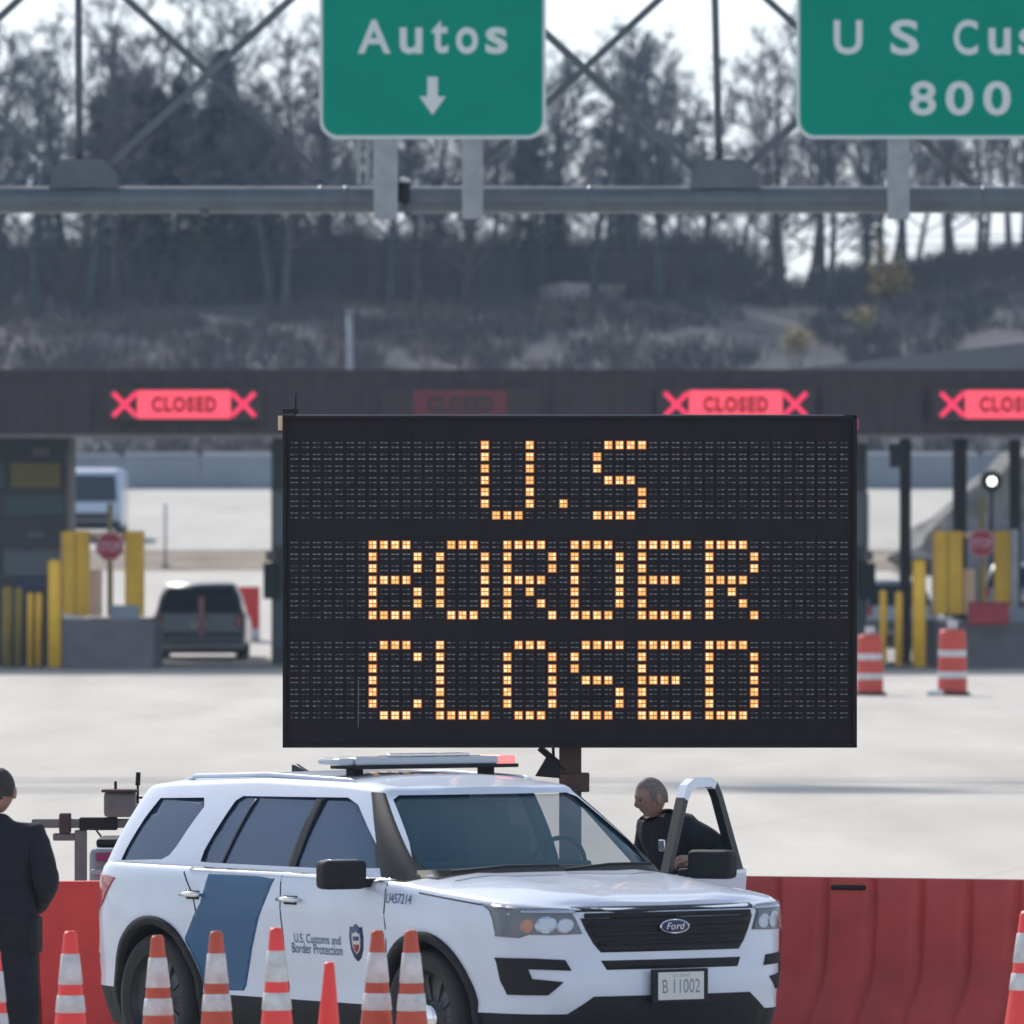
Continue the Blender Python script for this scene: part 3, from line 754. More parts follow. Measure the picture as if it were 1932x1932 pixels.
# tilt the window frame inwards as the closed greenhouse does
for v in b.bm.verts: v.co.y -= (v.co.z-1.115)*.22
bmesh.ops.remove_doubles(b.bm, verts=b.bm.verts, dist=1e-4)
b.build('window_frame', parent=dr)
b = MB(); b.tube([(-.86, .03, 1.00), (-.85, .06, 1.0), (-.77, .065, 1.0), (-.69, .06, 1.0), (-.68, .03, 1.0)], .014, M['chrome'], 8); b.build('door_handle', parent=dr)
b = MB(); b.box((-.20, .20, 1.19), (.14, .27, .165), M['plastic'], bevel=.045, seg=4); b.box((-.19, .05, 1.14), (.08, .10, .05), M['plastic'], bevel=.018); b.build('wing_mirror', parent=dr)

# ------------------------------------------------------------------ portable message board
GL = {'B': '11110 10001 10001 11110 10001 10001 11110', 'O': '01110 10001 10001 10001 10001 10001 01110', 'R': '11110 10001 10001 11110 10100 10010 10001',
      'D': '11110 10001 10001 10001 10001 10001 11110', 'E': '11111 10000 10000 11110 10000 10000 11111', 'C': '01110 10001 10000 10000 10000 10001 01110',
      'L': '10000 10000 10000 10000 10000 10000 11111', 'S': '01111 10000 10000 01110 00001 00001 11110', 'U': '10001 10001 10001 10001 10001 10001 01110',
      '.': '00000 00000 00000 00000 00000 10000 00000'}
BY = 61.0; s_ = BY / F
pc = at(1075, 1097.5, BY)
board = empty('message_board', (pc.x, BY, gz(0, BY)), 0, 'large black portable sign with amber U.S BORDER CLOSED lettering, on a rusty mast', 'message board')
root_z = pc.z - gz(0, BY)
tilt = empty('sign_cabinet_mount', (0, 0, root_z)); bpy.data.objects.remove(tilt)
def L(xp, yp): return ((xp-1075)*s_, root_z - (yp-1097.5)*s_)
W_, H_ = 1076*s_, 624*s_
b = MB(); b.box((0, .10, root_z), (W_, .20, H_), M['black'], bevel=.008)
cab = b.build('cabinet', parent=board)
b = MB()
for (x0, y0, x1, y1) in ((533, 783, 1617, 791), (534, 1404, 1617, 1411), (533, 783, 540, 1411), (1609, 783, 1617, 1411)):
    a, c = L(x0, y1), L(x1, y0); b.box(((a[0]+c[0])/2, -.012, (a[1]+c[1])/2), (c[0]-a[0]-.002, .03, c[1]-a[1]-.002), M['black'], bevel=.004)
b.build('frame', parent=cab)
MB().box((0, .03, root_z+H_/2+.006), (W_*.96, .14, .010), M['steel'], bevel=.003).build('top_flashing', parent=cab)
lines = [(839.7, [('U', 17), ('.', 24), ('S', 27)]), (1028, [(c, 7+6*i) for i, c in enumerate('BORDER')]), (1217, [(c, 7+6*i) for i, c in enumerate('CLOSED')])]
lit = set()
def px(col, row, y0): return L(555 + 21.17*col, y0 + 22.1*row)
LEDH = .0096
def quad(b, cx, cz, h, y, m): b.add([(cx-h, y, cz-h), (cx+h, y, cz-h), (cx+h, y, cz+h), (cx-h, y, cz+h)], [(0, 1, 2, 3)], m)
M['led_glow'] = emit('led_glow', (1, .25, .04), .33)
rr = random.Random(3)
for li, (y0, chars) in enumerate(lines):
    for ch, col in chars:
        b = MB()
        for r, bits in enumerate(GL[ch].split()):
            for k, v in enumerate(bits):
                if v == '1':
                    lit.add((li, col+k, r)); cx, cz = px(col+k, r, y0)
                    quad(b, cx, cz, .0275, -.0035, M['led_glow'])
                    for dx in (-1, 1):
                        for dz in (-1, 1): quad(b, cx+dx*.0115, cz+dz*.0125, LEDH, -.0065, M['led_hot'] if rr.random() < .5 else M['led_on'])
        b.build('lit_letter', parent=cab, recalc=False)
b = MB(); rr = random.Random(5)
M['led_dark'] = mat('led_off_dark', (.045, .045, .06), .4)
M['led_off2'] = mat('led_off_glint', (.19, .19, .22), .3)  # paler tone stands in for reflections along some rows of dots
for li, (y0, _) in enumerate(lines):
    for r in range(7):
        for c in range(50):
            if (li, c, r) in lit: continue
            cx, cz = px(c, r, y0)
            for dx in (-1, 1):
                for dz in (-1, 1):
                    bright = (li < 2 and r == 1 and dz == (-1 if li == 0 else 1) and rr.random() < .8) or rr.random() < .04
                    b.add([(cx+dx*.0135-.010, -.005, cz+dz*.0145-.004), (cx+dx*.0135+.010, -.005, cz+dz*.0145-.004), (cx+dx*.0135+.010, -.005, cz+dz*.0145+.004), (cx+dx*.0135-.010, -.005, cz+dz*.0145+.004)], [(0, 1, 2, 3)], M['led_off2'] if bright else M['led_off'] if rr.random() < .6 else M['led_dark'])
b.build('unlit_led_grid', parent=cab, recalc=False)
# vertical louvre lines of the face
b = MB()
for li, (y0, _) in enumerate(lines):
    for c in range(51):
        x, _z = L(555 + 21.17*(c-.5), 0); z0 = px(0, -.6, y0)[1]; z1_ = px(0, 6.6, y0)[1]
        b.box((x, -.003, (z0+z1_)/2), (.004, .005, z0-z1_), M['blackface'])
b.build('face_ribs', parent=cab, recalc=False)
b = MB(); a, c = L(676, 1372), L(678, 1282); b.box((a[0], -.012, (a[1]+c[1])/2), (.006, .006, c[1]-a[1]), M['steel']); b.build('latch_rod', parent=cab)
# small things on the cabinet edges
b = MB(); x, z = L(557, 742); b.tube([(x, .05, root_z+H_/2), (x, .05, z)], .008, M['plastic'], 6); b.box((x-.03, .05, root_z+H_/2+.035), (.10, .05, .03), M['plastic'], bevel=.005); b.build('cabinet_antenna', parent=cab)
b = MB(); x, z = L(529, 798); b.box((x, .05, z), (.03, .05, .09), M['cream'], bevel=.004); b.build('side_bracket', parent=cab)
b = MB(); x, z = L(1618, 800); b.box((x, .05, z), (.018, .05, .07), M['redlens'], bevel=.004); b.build('side_marker', parent=cab)
# mast and trailer
b = MB(); b.box((.005, .30, root_z/2+.35), (.14, .14, root_z+.5), M['rust'], bevel=.008); mast = b.build('mast', parent=board)
b = MB(); b.box((.03, .30, L(0, 1478)[1]), (.19, .20, .12), M['rust'], bevel=.01); b.build('mast_collar', parent=mast)
b = MB(); a = L(1018, 1412); c = L(1068, 1455); b.tube([(a[0], .25, a[1]), (c[0], .25, c[1])], .022, M['plastic'], 8)
b.build('strut', parent=mast)
b = MB(); q = [L(1010, 1466), L(1030, 1432), L(1047, 1430), L(1056, 1446), L(1058, 1470)]; b.prism(q, 'Y', .2, .42, M['plastic'], bevel=.008); b.build('tilt_actuator', parent=mast)
b = MB(); b.tube([(L(1044, 0)[0], .33, L(0, 1412)[1]), (L(1046, 0)[0], .33, L(0, 1470)[1])], .010, M['plastic'], 6); b.build('cable', parent=mast)
b = MB()
for x in (-.62, .62): b.box((x, .3, .48), (.09, 2.9, .10), M['rust'], bevel=.01)
for y in (-1.0, .3, 1.6): b.box((0, y, .48), (1.15, .09, .09), M['rust'], bevel=.01)
b.build('trailer_frame', parent=board)
b = MB(); b.box((0, 1.1, .72), (1.1, .7, .38), M['machine'], bevel=.02); b.build('battery_box', parent=board)
for s in (-1, 1):
    b = MB(); b.lathe([(.0, -.09), (.20, -.09), (.31, -.085), (.33, -.04), (.33, .04), (.31, .085), (.20, .09), (0, .09)], M['rubber'], 28, (s*.86, .3, .33), 'X'); b.build('wheel', parent=board)
    b = MB(); b.prism([(-.12, .42), (.0, .70), (.6, .70), (.72, .42), (.70, .42), (.58, .67), (.02, .67), (-.10, .42)], 'X', s*.86-.13, s*.86+.13, M['rust']); b.build('mudguard', parent=board)
for x, y in ((-.7, -.9), (.7, -.9), (-.7, 1.5), (.7, 1.5)):
    b = MB(); b.tube([(x, y, .5), (x, y, .05)], .03, M['steel'], 8); b.box((x, y, .02), (.2, .2, .03), M['steel']); b.build('jack_leg', parent=board)
b = MB(); b.tube([(-.55, -1.0, .48), (0, -2.0, .46), (.55, -1.0, .48)], .04, M['rust'], 6); b.build('drawbar', parent=board)

# ------------------------------------------------------------------ overhead gantry with guide signs
GY = 124.0
gan = empty('sign_gantry', (0, GY, gz(0, GY)), 0, 'grey steel truss gantry spanning the plaza behind the two green signs', 'gantry')
GZ0 = gz(0, GY)
def G(x, y, D=GY): p = at(x, y, D); return Vector((p.x, p.y-GY, p.z-GZ0))
r0 = .170; zc = (G(0, 352).z + G(0, 402).z)/2; zt = G(0, -189).z; zb = G(0, 345, 125.7).z
b = MB(); b.tube([(-16, 0, zc), (-8, 0, zc), (0, 0, zc), (8, 0, zc), (16, 0, zc)], r0, M['steel'], 24)
ch = b.build('lower_chord', parent=gan)
for xx in (98, 217, 604, 652, 1112, 1305, 1432, 1855):
    b = MB(); x = G(xx, 0).x; b.lathe([(r0-.01, -.02), (r0+.012, -.02), (r0+.012, .02), (r0-.01, .02)], M['steel'], 24, (x, 0, zc), 'X'); b.build('pipe_collar', parent=ch)
b = MB(); x = G(386, 0).x; b.box((x, -.06, zc-r0-.01), (.10, .12, .07), M['steel_dark'], bevel=.01); b.build('drain_lug', parent=ch)
b = MB(); b.tube([(-16, 1.7, zc), (16, 1.7, zc)], .10, M['steel'], 16); b.build('rear_lower_chord', parent=gan)
b = MB(); b.tube([(-16, 0, zt), (16, 0, zt)], .15, M['steel'], 16); b.build('upper_chord', parent=gan)
b = MB(); b.tube([(-16, 1.7, zt), (16, 1.7, zt)], .15, M['steel'], 16); b.build('rear_upper_chord', parent=gan)
def ang(p, q, w_=.095, m=None):
    p, q = Vector(p), Vector(q); d = (q-p); Ln = d.length; b = MB(); th = math.atan2(d.z, d.x)
    b.box((p+q)/2, (Ln, .012, w_), m or M['steel_dark'], ry=-th)
    n = Vector((-math.sin(th), 0, math.cos(th)))
    b.box((p+q)/2 + n*(w_/2-.006) + Vector((0, .05, 0)), (Ln, .086, .012), m or M['steel_dark'], ry=-th)
    return b.build('diagonal_brace', parent=gan)
P8 = 1208
for k in (-1, 0, 1, 2):
    ang(G(150+P8*k+30, 335), G(754+P8*k, -189)); ang(G(150+P8*k-30, 335), G(-454+P8*k, -189))
for k in (-1, 0, 1):
    ang(G(32+P8*k, -189, 125.7), G(640+P8*k, 362, 125.7), .085); ang(G(239+P8*(k+1), -189, 125.7), G(-358+P8*(k+1), 362, 125.7), .085)
for k, dx in ((-1, 0), (0, -3), (1, -14), (2, 0)):
    x = 150+P8*k; a = G(x, 352); t = G(x+dx, -189)
    b = MB(); b.tube([a, t], .060, M['steel_dark'], 4); b.build('upright', parent=gan)
    b = MB(); q = [(x-57, 356), (x-52, 322), (x-32, 301), (x+44, 301), (x+70, 326), (x+74, 356)]
    q = [(G(*p).x, G(*p).z) for p in q]; b.prism(q, 'Y', -.13, -.11, M['steel_dark']); b.prism(q, 'Y', .08, .10, M['steel_dark'])
    b.box((G(x, 0).x, -.015, G(0, 340).z), (.5, .19, .12), M['steel_dark'], bevel=.01); b.build('gusset_plate', parent=gan)
for x in (-16, 16):
    for y in (0, 1.7):
        b = MB(); b.tube([(x, y, -.1), (x, y, zt)], .22, M['steel'], 16); b.build('column', parent=gan)
    b = MB(); b.box((x, .85, .10), (1.3, 2.9, .3), M['conc'], bevel=.02); b.build('footing', parent=gan)

def rrect(x0, z0, x1, z1, r, n=8):
    P_ = []
    for cx, cz, a in ((x1-r, z0+r, -90), (x1-r, z1-r, 0), (x0+r, z1-r, 90), (x0+r, z0+r, 180)):
        for k in range(n+1):
            t = R(a+90*k/n); P_.append((cx+r*math.cos(t), cz+r*math.sin(t)))
    return P_
SY = 123.3
def guide_sign(x0, y0, x1, y1, label, glyphs, posts, braces, arrow=None):
    o = at((x0+x1)/2, y1, SY); e = empty('guide_sign', o, 0, label, 'road sign', 'green guide signs on the gantry')
    k = SY/F; cx = (x0+x1)/2
    def q(x, y): return ((x-cx)*k, (y1-y)*k)
    a, c = q(x0, y1), q(x1, y0)
    MB().prism(rrect(a[0], a[1], c[0], c[1], .235), 'Y', .0, .03, M['swhite']).build('border', parent=e)
    g = .042; MB().prism(rrect(a[0]+g, a[1]+g, c[0]-g, c[1]-g, .20), 'Y', -.004, .0, M['sgreen']).build('panel', parent=e)
    for (ch_, ax, bx, ay, by) in glyphs:
        p0, p1 = q(ax, by), q(bx, ay); me = fit_text(ch_, p0[0], p1[0], p0[1], p1[1], -.006, .022, 1, .002)
        mesh_obj('lettering', me, M['swhite'], e)
    if arrow:
        pts = [q(*p) for p in arrow]; MB().prism(pts, 'Y', -.009, -.005, M['swhite']).build('arrow', parent=e)
    for (ax, bx) in posts:
        p0, p1 = q(ax, 412), q(bx, -150); w_ = p1[0]-p0[0]; b = MB()
        xc = (p0[0]+p1[0])/2; zl = p0[1]; zh = p1[1]
        b.box((xc, .045, (zl+zh)/2), (w_, .012, zh-zl), M['alu']); b.box((xc, .30, (zl+zh)/2), (w_, .012, zh-zl), M['alu']); b.box((xc, .17, (zl+zh)/2), (.016, .238, zh-zl), M['alu'])
        for f in (-.28, .0, .28): b.box((xc+w_*f, .033, (zl+zh)/2), (.016, .012, zh-zl-.01), M['alu'])
        b.build('support_post', parent=e)
    for (ax, bx) in braces:
        p0, p1 = q(ax, 345), q(bx, -150); b = MB(); b.box(((p0[0]+p1[0])/2, .5, (p0[1]+p1[1])/2), (p1[0]-p0[0], .05, p1[1]-p0[1]), M['alu']); b.build('rear_post', parent=e)
    return e
s1 = guide_sign(603, -175, 1030, 262, 'green guide sign reading Autos with a white arrow pointing down', [('A', 675, 737, 37, 101), ('u', 754, 797, 52, 102), ('t', 814, 846, 38, 101), ('o', 860, 902, 51, 102), ('s', 916, 957, 51, 102)],
           [(705, 750), (872, 911)], [(672, 680), (688, 696)], [(806, 145), (826, 145), (826, 182), (841, 182), (816, 217), (791, 182), (806, 182)])
guide_sign(1503, -175, 2290, 262, 'green guide sign with the words U S Customs and the number 800', [('U', 1573, 1627, 38, 103), ('S', 1680, 1733, 37, 104), ('C', 1799, 1845, 37, 104), ('u', 1865, 1907, 53, 104), ('s', 1922, 1962, 53, 104), ('t', 1976, 2006, 38, 104), ('o', 2020, 2062, 53, 104), ('m', 2078, 2140, 53, 104), ('s', 2156, 2196, 53, 104),
           ('8', 1717, 1766, 153, 218), ('0', 1784, 1836, 153, 218), ('0', 1855, 1907, 153, 218), ('F', 1960, 2000, 154, 217), ('t', 2016, 2046, 154, 217)], [(1676, 1716), (2060, 2100)], [])
# lane camera on the chord
p = at(762, 362, 123.55); e = empty('lane_camera', p, 0, 'small dark camera with white cap on the gantry pipe between the Autos sign posts', 'camera')
b = MB(); b.tube([(0, .0, .12), (0, 0, .02), (0, -.02, -.13)], [.075, .085, .08], M['plastic'], 14); b.build('housing', parent=e)
b = MB(); b.lathe([(.0, .19), (.07, .17), (.095, .12), (.0, .12)], M['reflect'], 14); b.build('cap', parent=e)
b = MB(); b.box((0, .10, .0), (.08, .14, .10), M['steel'], bevel=.01); b.build('bracket', parent=e)
b = MB(); b.tube([(0.02, -.01, -.14), (.06, 0, -.30)], .05, M['steel_dark'], 10); b.build('cable_box', parent=e)
# overhead wires in front of the hill
for yy, lab in ((455, 'upper thin overhead wire crossing in front of the bare trees'), (470, 'lower thin overhead wire crossing in front of the bare trees')):
    b = MB(); pts = [at(-400+k*120, yy + 10*math.sin(k*.18) - (8 if k % 2 else 8), 352) for k in range(30)]
    b.tube(pts, .022, M['plastic'], 4); tag(b.build('power_line'), lab, 'wire', 'overhead wires')

# ------------------------------------------------------------------ canopy, booths, lane furniture
CY = 200.0
can = empty('booth_canopy', (0, CY, gz(0, CY)), 0, 'long dark corrugated canopy spanning all the inspection lanes', 'canopy')
zg = gz(0, CY)
def K(x, y, D): p = at(x, y, D); return Vector((p.x, D-CY, p.z-zg))
zt_, zb_ = K(0, 702, CY).z, K(0, 819, CY).z
b = MB(); n = 420; x0, x1 = -32, 32; vs = []; fs = []
for i in range(n+1):
    x = x0+(x1-x0)*i/n; y = [0, 0, .06, .06][i % 4]
    vs += [(x, y, zb_), (x, y, zt_)]
fs = [(2*i, 2*i+2, 2*i+3, 2*i+1) for i in range(n)]
b.add(vs, fs, M['fascia']); b.build('fascia', parent=can)
MB().box((0, 7.1, (zb_+zt_)/2+.02), (64, 14, zt_-zb_-.12), M['fascia']).build('roof_deck', parent=can)
MB().box((0, .04, zb_-.03), (64, .16, .05), M['machine']).build('lower_trim', parent=can)
MB().box((0, .04, zt_+.03), (64, .18, .05), M['fascia']).build('upper_trim', parent=can)
for xx, D, w_ in ((1708, 208, 21), (1811, 209, 26), (1915, 210, 22), (-310, 208, 24), (2600, 208, 24), (1220, 212, 24)):
    p = K(xx, 0, D); g = gz(0, D)-zg
    b = MB(); b.box((p.x, p.y, (g+zb_)/2-.05), (w_*D/F, .24, zb_-g+.1), M['fascia'], bevel=.02); b.build('column', parent=can)
p = K(1692, 860, 207.7); MB().box(p, (.30, .3, .50), M['booth'], bevel=.02).build('junction_box', parent=can)

# lit lane signs
def lane_sign(cx, on, label):
    o = at(cx, 763, 199.75); e = empty('lane_status_sign', o, 0, label, 'lane sign', 'lane status signs along the canopy'); k = 199.75/F
    MB().box((0, .07, 0), (300*k, .10, 66*k), M['fascia'], bevel=.02).build('housing', parent=e)
    MB().box((0, .01, 0), (176*k, .02, 53*k), M['pink'] if on else M['red_dim']).build('light_panel', parent=e)
    me = fit_text('CLOSED', -62*k, 62*k, -16*k, 16*k, -.006, .075, 1.25, .002); mesh_obj('lettering', me, M['red_led'] if on else M['fascia'], e)
    if on:
        for s in (-1, 1):
            for a in (1, -1):
                b = MB(); b.box((s*112*k, .0+a*.002, 0), (62*k, .015, 8.5*k), M['red_x'], ry=a*R(45)); b.build('cross_bar', parent=e)
M['red_x'] = emit('red_x', (1, .03, .12), 1.0)
lane_sign(347, True, 'lit red CLOSED lane sign, leftmost of the three lit')
lane_sign(868, False, 'switched off dim red lane sign above the left part of the message board')
lane_sign(1388, True, 'lit red CLOSED lane sign partly behind the top of the message board')
lane_sign(1909, True, 'lit red CLOSED lane sign cut off at the right of the photo')

def booth(x0, x1, D, label, detail=0):
    a, c = at(x0, 0, D), at(x1, 0, D); g = gz(0, D); e = empty('inspection_booth', ((a.x+c.x)/2, D, g), 0, label, 'booth', 'inspection booths under the canopy')
    W = c.x-a.x; H = zb_+zg-g-.02; k = D/F
    b = MB(); b.box((0, 1.6, H/2), (W, 3.2, H), M['booth'], bevel=.03); b.build('wall', parent=e)
    def q(x, y): p = at(x, y, D); return (p.x-(a.x+c.x)/2, p.z-g)
    def panel(nm, xa, ya, xb, yb, m, t=.05, par=e):
        p0, p1 = q(xa, yb), q(xb, ya); bb = MB(); bb.box(((p0[0]+p1[0])/2, -t/2, (p0[1]+p1[1])/2), (p1[0]-p0[0], t, p1[1]-p0[1]), m, bevel=.008); return bb.build(nm, parent=par)
    if detail == 1:
        panel('notice_panel', 20, 873, 114, 920, M['olive']); panel('notice_panel', -70, 873, 10, 920, M['teal'])
        panel('number_plate', 62, 845, 94, 860, M['machine'], .06); panel('number_plate', 50, 1003, 84, 1015, M['machine'], .06)
        panel('upper_band', 10, 932, 122, 972, M['teal']); panel('counter_window', 8, 1040, 120, 1086, M['boothglass']); panel('blue_panel', 30, 1088, 92, 1114, M['navy'], .07)
        w2 = panel('window_frame', 6, 1034, 122, 1040, M['machine'], .08)
        panel('door_edge', 124, 850, 130, 1240, M['machine'], .06)
    else:
        s = 1 if x0 < 900 else -1; xe = x0 if s > 0 else x1
        def f(t): return xe + s*t
        lo, hi = sorted((f(4), f(60))); panel('side_window', lo, 925, hi, 1030, M['boothglass'])
        lo, hi = sorted((f(-10), f(8))); panel('drip_ledge', lo, 1040, hi, 1058, M['machine'], .3)
        lo, hi = sorted((f(-14), f(16))); panel('card_reader', lo, 1062, hi, 1130, M['plastic'], .5)
        lo, hi = sorted((f(4), f(70))); panel('lower_panel', lo, 1120, hi, 1220, M['teal'])
        panel('booth_lamp', *( (f(-18), 826, f(2), 836) if s > 0 else (f(-2), 826, f(18), 836)), M['reflect'], .3)
    return e
booth(-115, 130, 205, 'dark booth with an olive notice panel at the left edge', 1)
booth(512, 740, 206, 'dark booth just showing left of the message board')
booth(1420, 1636, 206, 'dark booth just showing right of the message board')

def bollard(x, y0, y1, D, w_, label, m='yellow'):
    p = at(x, y1, D); e = empty('bollard', (p.x, D, gz(p.x, D)), 0, label, 'bollard', 'yellow bollards on the booth islands'); h = at(x, y0, D).z-gz(p.x, D); r = w_/2*D/F
    b = MB(); b.tube([(0, 0, -.05), (0, 0, h-.02), (0, 0, h), (0, 0, h+.03)], [r, r, r*.86, r*.3], M[m], 18); b.build('post', parent=e)
    b = MB(); b.lathe([(r*1.35, 0), (r*1.35, .03), (r*1.02, .04)], M['conc'], 18); b.build('base_collar', parent=e)
M['yshade'] = mat('shaded_yellow', (.35, .26, .05), .6, nz=.2, ns=3)  # darker yellow paints in the shade in front of the left booth
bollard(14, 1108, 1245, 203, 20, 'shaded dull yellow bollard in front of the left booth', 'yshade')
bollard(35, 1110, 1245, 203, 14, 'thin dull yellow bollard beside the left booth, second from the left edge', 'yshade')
bollard(57, 1120, 1250, 201.5, 11, 'thin yellow bollard, left one of the close pair left of the tall bollard')
bollard(73, 1120, 1250, 201.5, 13, 'thin yellow bollard, right one of the close pair left of the tall bollard')
bollard(103, 1058, 1257, 200.5, 25, 'tall thick yellow bollard beside the left concrete island')
bollard(1666, 1115, 1242, 202, 14, 'thin yellow bollard nearest the message board on the right')
bollard(1696, 1118, 1242, 202, 15, 'thin yellow bollard between two others right of the message board')
bollard(1734, 1058, 1248, 201, 26, 'tall thick yellow bollard behind the right drum')

def island(x0, x1, ytop, ybot, D, label, nose):
    a, c = at(x0, ybot, D), at(x1, ybot, D); g = gz(0, D); k = D/F; h = (ybot-ytop)*k
    e = empty('concrete_island', ((a.x+c.x)/2, D, g), 0, label, 'traffic island', 'concrete islands in front of the booths'); W = c.x-a.x
    b = MB(); b.prism([(-W/2, -.05), (-W/2, h), (W/2-.1, h), (W/2, h-.12), (W/2, -.05)], 'Y', 0, 5.5, M['conc'], bevel=.03)
    b.build('block', parent=e)
    b = MB(); b.prism([(-W/2+.02, h+.003), (-W/2+.04, h+.12), (-W/2+.62, h+.005)], 'Y', .05, .5, M['reflect'], bevel=.01); b.build('sloped_cap', parent=e)  # white on the sloping top stands in for sunlit concrete
    b = MB(); b.box((.18*W, .3, h+.09), (.58, .4, .40), M['wallgrey'], bevel=.02); b.build('equipment_box', parent=e)
    return e
island(116, 290, 1165, 1259, 200.5, 'grey concrete island below the left stop sign', 0)
island(1767, 2000, 1160, 1248, 201.5, 'grey concrete island below the right stop sign', 0)

def guard(x0, x1, x2, x3, ya, yb, D, label):
    a = at(x0, yb, D); g = gz(0, D); e = empty('guard_frame', (at((x0+x3)/2, 0, D).x, D, at(0, yb, D).z), 0, label, 'guard frame', 'yellow guard frames on the islands'); k = D/F; cx = (x0+x3)/2; h = (yb-ya)*k
    def bx(nm, xa, xb, za, zb2, m, y=0, d=.35): b = MB(); b.box((((xa+xb)/2-cx)*k, y, (za+zb2)/2), ((xb-xa)*k, d, zb2-za), m, bevel=.03); return b.build(nm, parent=e)
    bx('side_panel', x0, x1, 0, h, M['yellow']); bx('side_panel', x2, x3, 0, h, M['yellow'])
    bx('top_rail', x1+1, x2-1, h-.14, h-.02, M['cream'], .02, .2); bx('edge_strip', x0-4, x0-1, 0, h, M['cream'], -.05, .2)
    bx('inner_panel', x1+1, x1+24, 0, h*.55, M['cream'], .06, .12); bx('panel_seam', x0+(x1-x0)*.45, x0+(x1-x0)*.5, 0, h*.98, M['olive'], -.155, .06)
    bx('mid_post', x1+38, x1+44, 0, h*.6, M['yellow'], .08, .1)
guard(119, 169, 236, 272, 1002, 1163, 203.5, 'yellow guard frame of two panels behind the left stop sign')
guard(1762, 1816, 1876, 1908, 1002, 1160, 203.5, 'yellow guard frame of two panels behind the right stop sign')
MB_ = MB(); p = at(1914, 1000, 203); MB_.box((0, 0, 0), (.16, .2, 1.85), M['alu'], bevel=.02); tag(MB_.build('marker_post', loc=(p.x, 203, at(0, 1082, 203).z)), 'pale grey post right of the right yellow guard frame', 'post')

def stop_sign(x, y, r, D, ytop, ybot, label):
    g = at(x, ybot, D); e = empty('stop_sign', g, 0, label, 'stop sign', 'stop signs on the booth islands'); k = D/F; zc_ = (ybot-y)*k; rr_ = r*k
    b = MB(); b.box((0, .06, (ybot-ytop)*k/2), (.11, .06, (ybot-ytop)*k), M['olive'], bevel=.01); b.build('post', parent=e)
    oc = [(rr_*1.05*math.cos(R(22.5+45*i)), zc_+rr_*1.05*math.sin(R(22.5+45*i))) for i in range(8)]
    MB().prism(oc, 'Y', 0, .02, M['stopw']).build('border', parent=e)
    MB().prism([(a*.92, zc_+(c-zc_)*.92) for a, c in oc], 'Y', -.005, 0, M['stop']).build('face', parent=e)
    mesh_obj('lettering', fit_text('STOP', -rr_*.78, rr_*.78, zc_-rr_*.33, zc_+rr_*.33, -.008, .02, 1, .001), M['stopw'], e)
stop_sign(207, 1031, 27, 202.5, 950, 1163, 'red octagonal stop sign left of the message board')
stop_sign(1852, 1025, 26, 202.5, 935, 1160, 'red octagonal stop sign at the right of the photo')
b = MB(); p0 = at(1827, 1179, 200.8); p1 = at(1903, 1137, 200.8); b.box((0, .0, 0), (p1.x-p0.x, .35, p1.z-p0.z), M['stop'], bevel=.04); b.box((0, -.02, (p1.z-p0.z)/2), (p1.x-p0.x+.05, .4, .04), M['redlens'], bevel=.01)
tag(b.build('equipment_cabinet', loc=(p0+p1)/2), 'dark red box on the front of the right concrete island', 'box')

def drum(x, ybot, ytop, w_, D, label):
    D = D; p = at(x, ybot, D); X = p.x; g = gz(X, D); e = empty('traffic_drum', (X, D, g), 0, label, 'traffic drum', 'orange and white traffic drums'); h = at(x, ytop, D).z-g; r = w_/2*D/F
    b = MB(); b.lathe([(r*1.22, 0), (r*1.22, .05), (r*1.05, .06)], M['rubber'], 28); b.build('rubber_base', parent=e)
    b = MB(); lv = [(1.0, .05, 'drum'), (.98, .26, 'reflect'), (.96, .36, 'drum'), (.95, .58, 'reflect'), (.94, .68, 'drum'), (.90, .93, 'drum')]
    for i in range(len(lv)-1):
        ra, ha, m = lv[i]; rb = lv[i+1][0]; hb = lv[i+1][1]
        b.lathe([(r*ra*.985, h*ha), (r*ra, h*ha+.01), (r*rb, h*hb-.01), (r*rb*.985, h*hb)], M[m], 28)
    b.lathe([(r*.90*.985, h*.93), (r*.8, h*.985), (r*.25, h*.99), (0, h*.99)], M['drum'], 28); b.build('barrel', parent=e)
    b = MB(); b.box((0, 0, h+.06), (r*.7, .05, .14), M['reflect'], bevel=.02); b.build('handle', parent=e)
Dd = 171.5
drum(1641, 1318, 1196, 52, Dd, 'orange and white traffic drum touching the message board edge')
drum(1797, 1310, 1186, 56, Dd, 'orange and white traffic drum in front of the right concrete island')
b = MB(); p = at(1764, 1306, 171.2); b.box((0, 0, .05), (.30, .35, .11), M['reflect'], bevel=.05, seg=4); tag(b.build('sandbag', loc=(p.x, 171.2, gz(0, 171.2))), 'small white sandbag at the foot of the right traffic drum', 'sandbag')

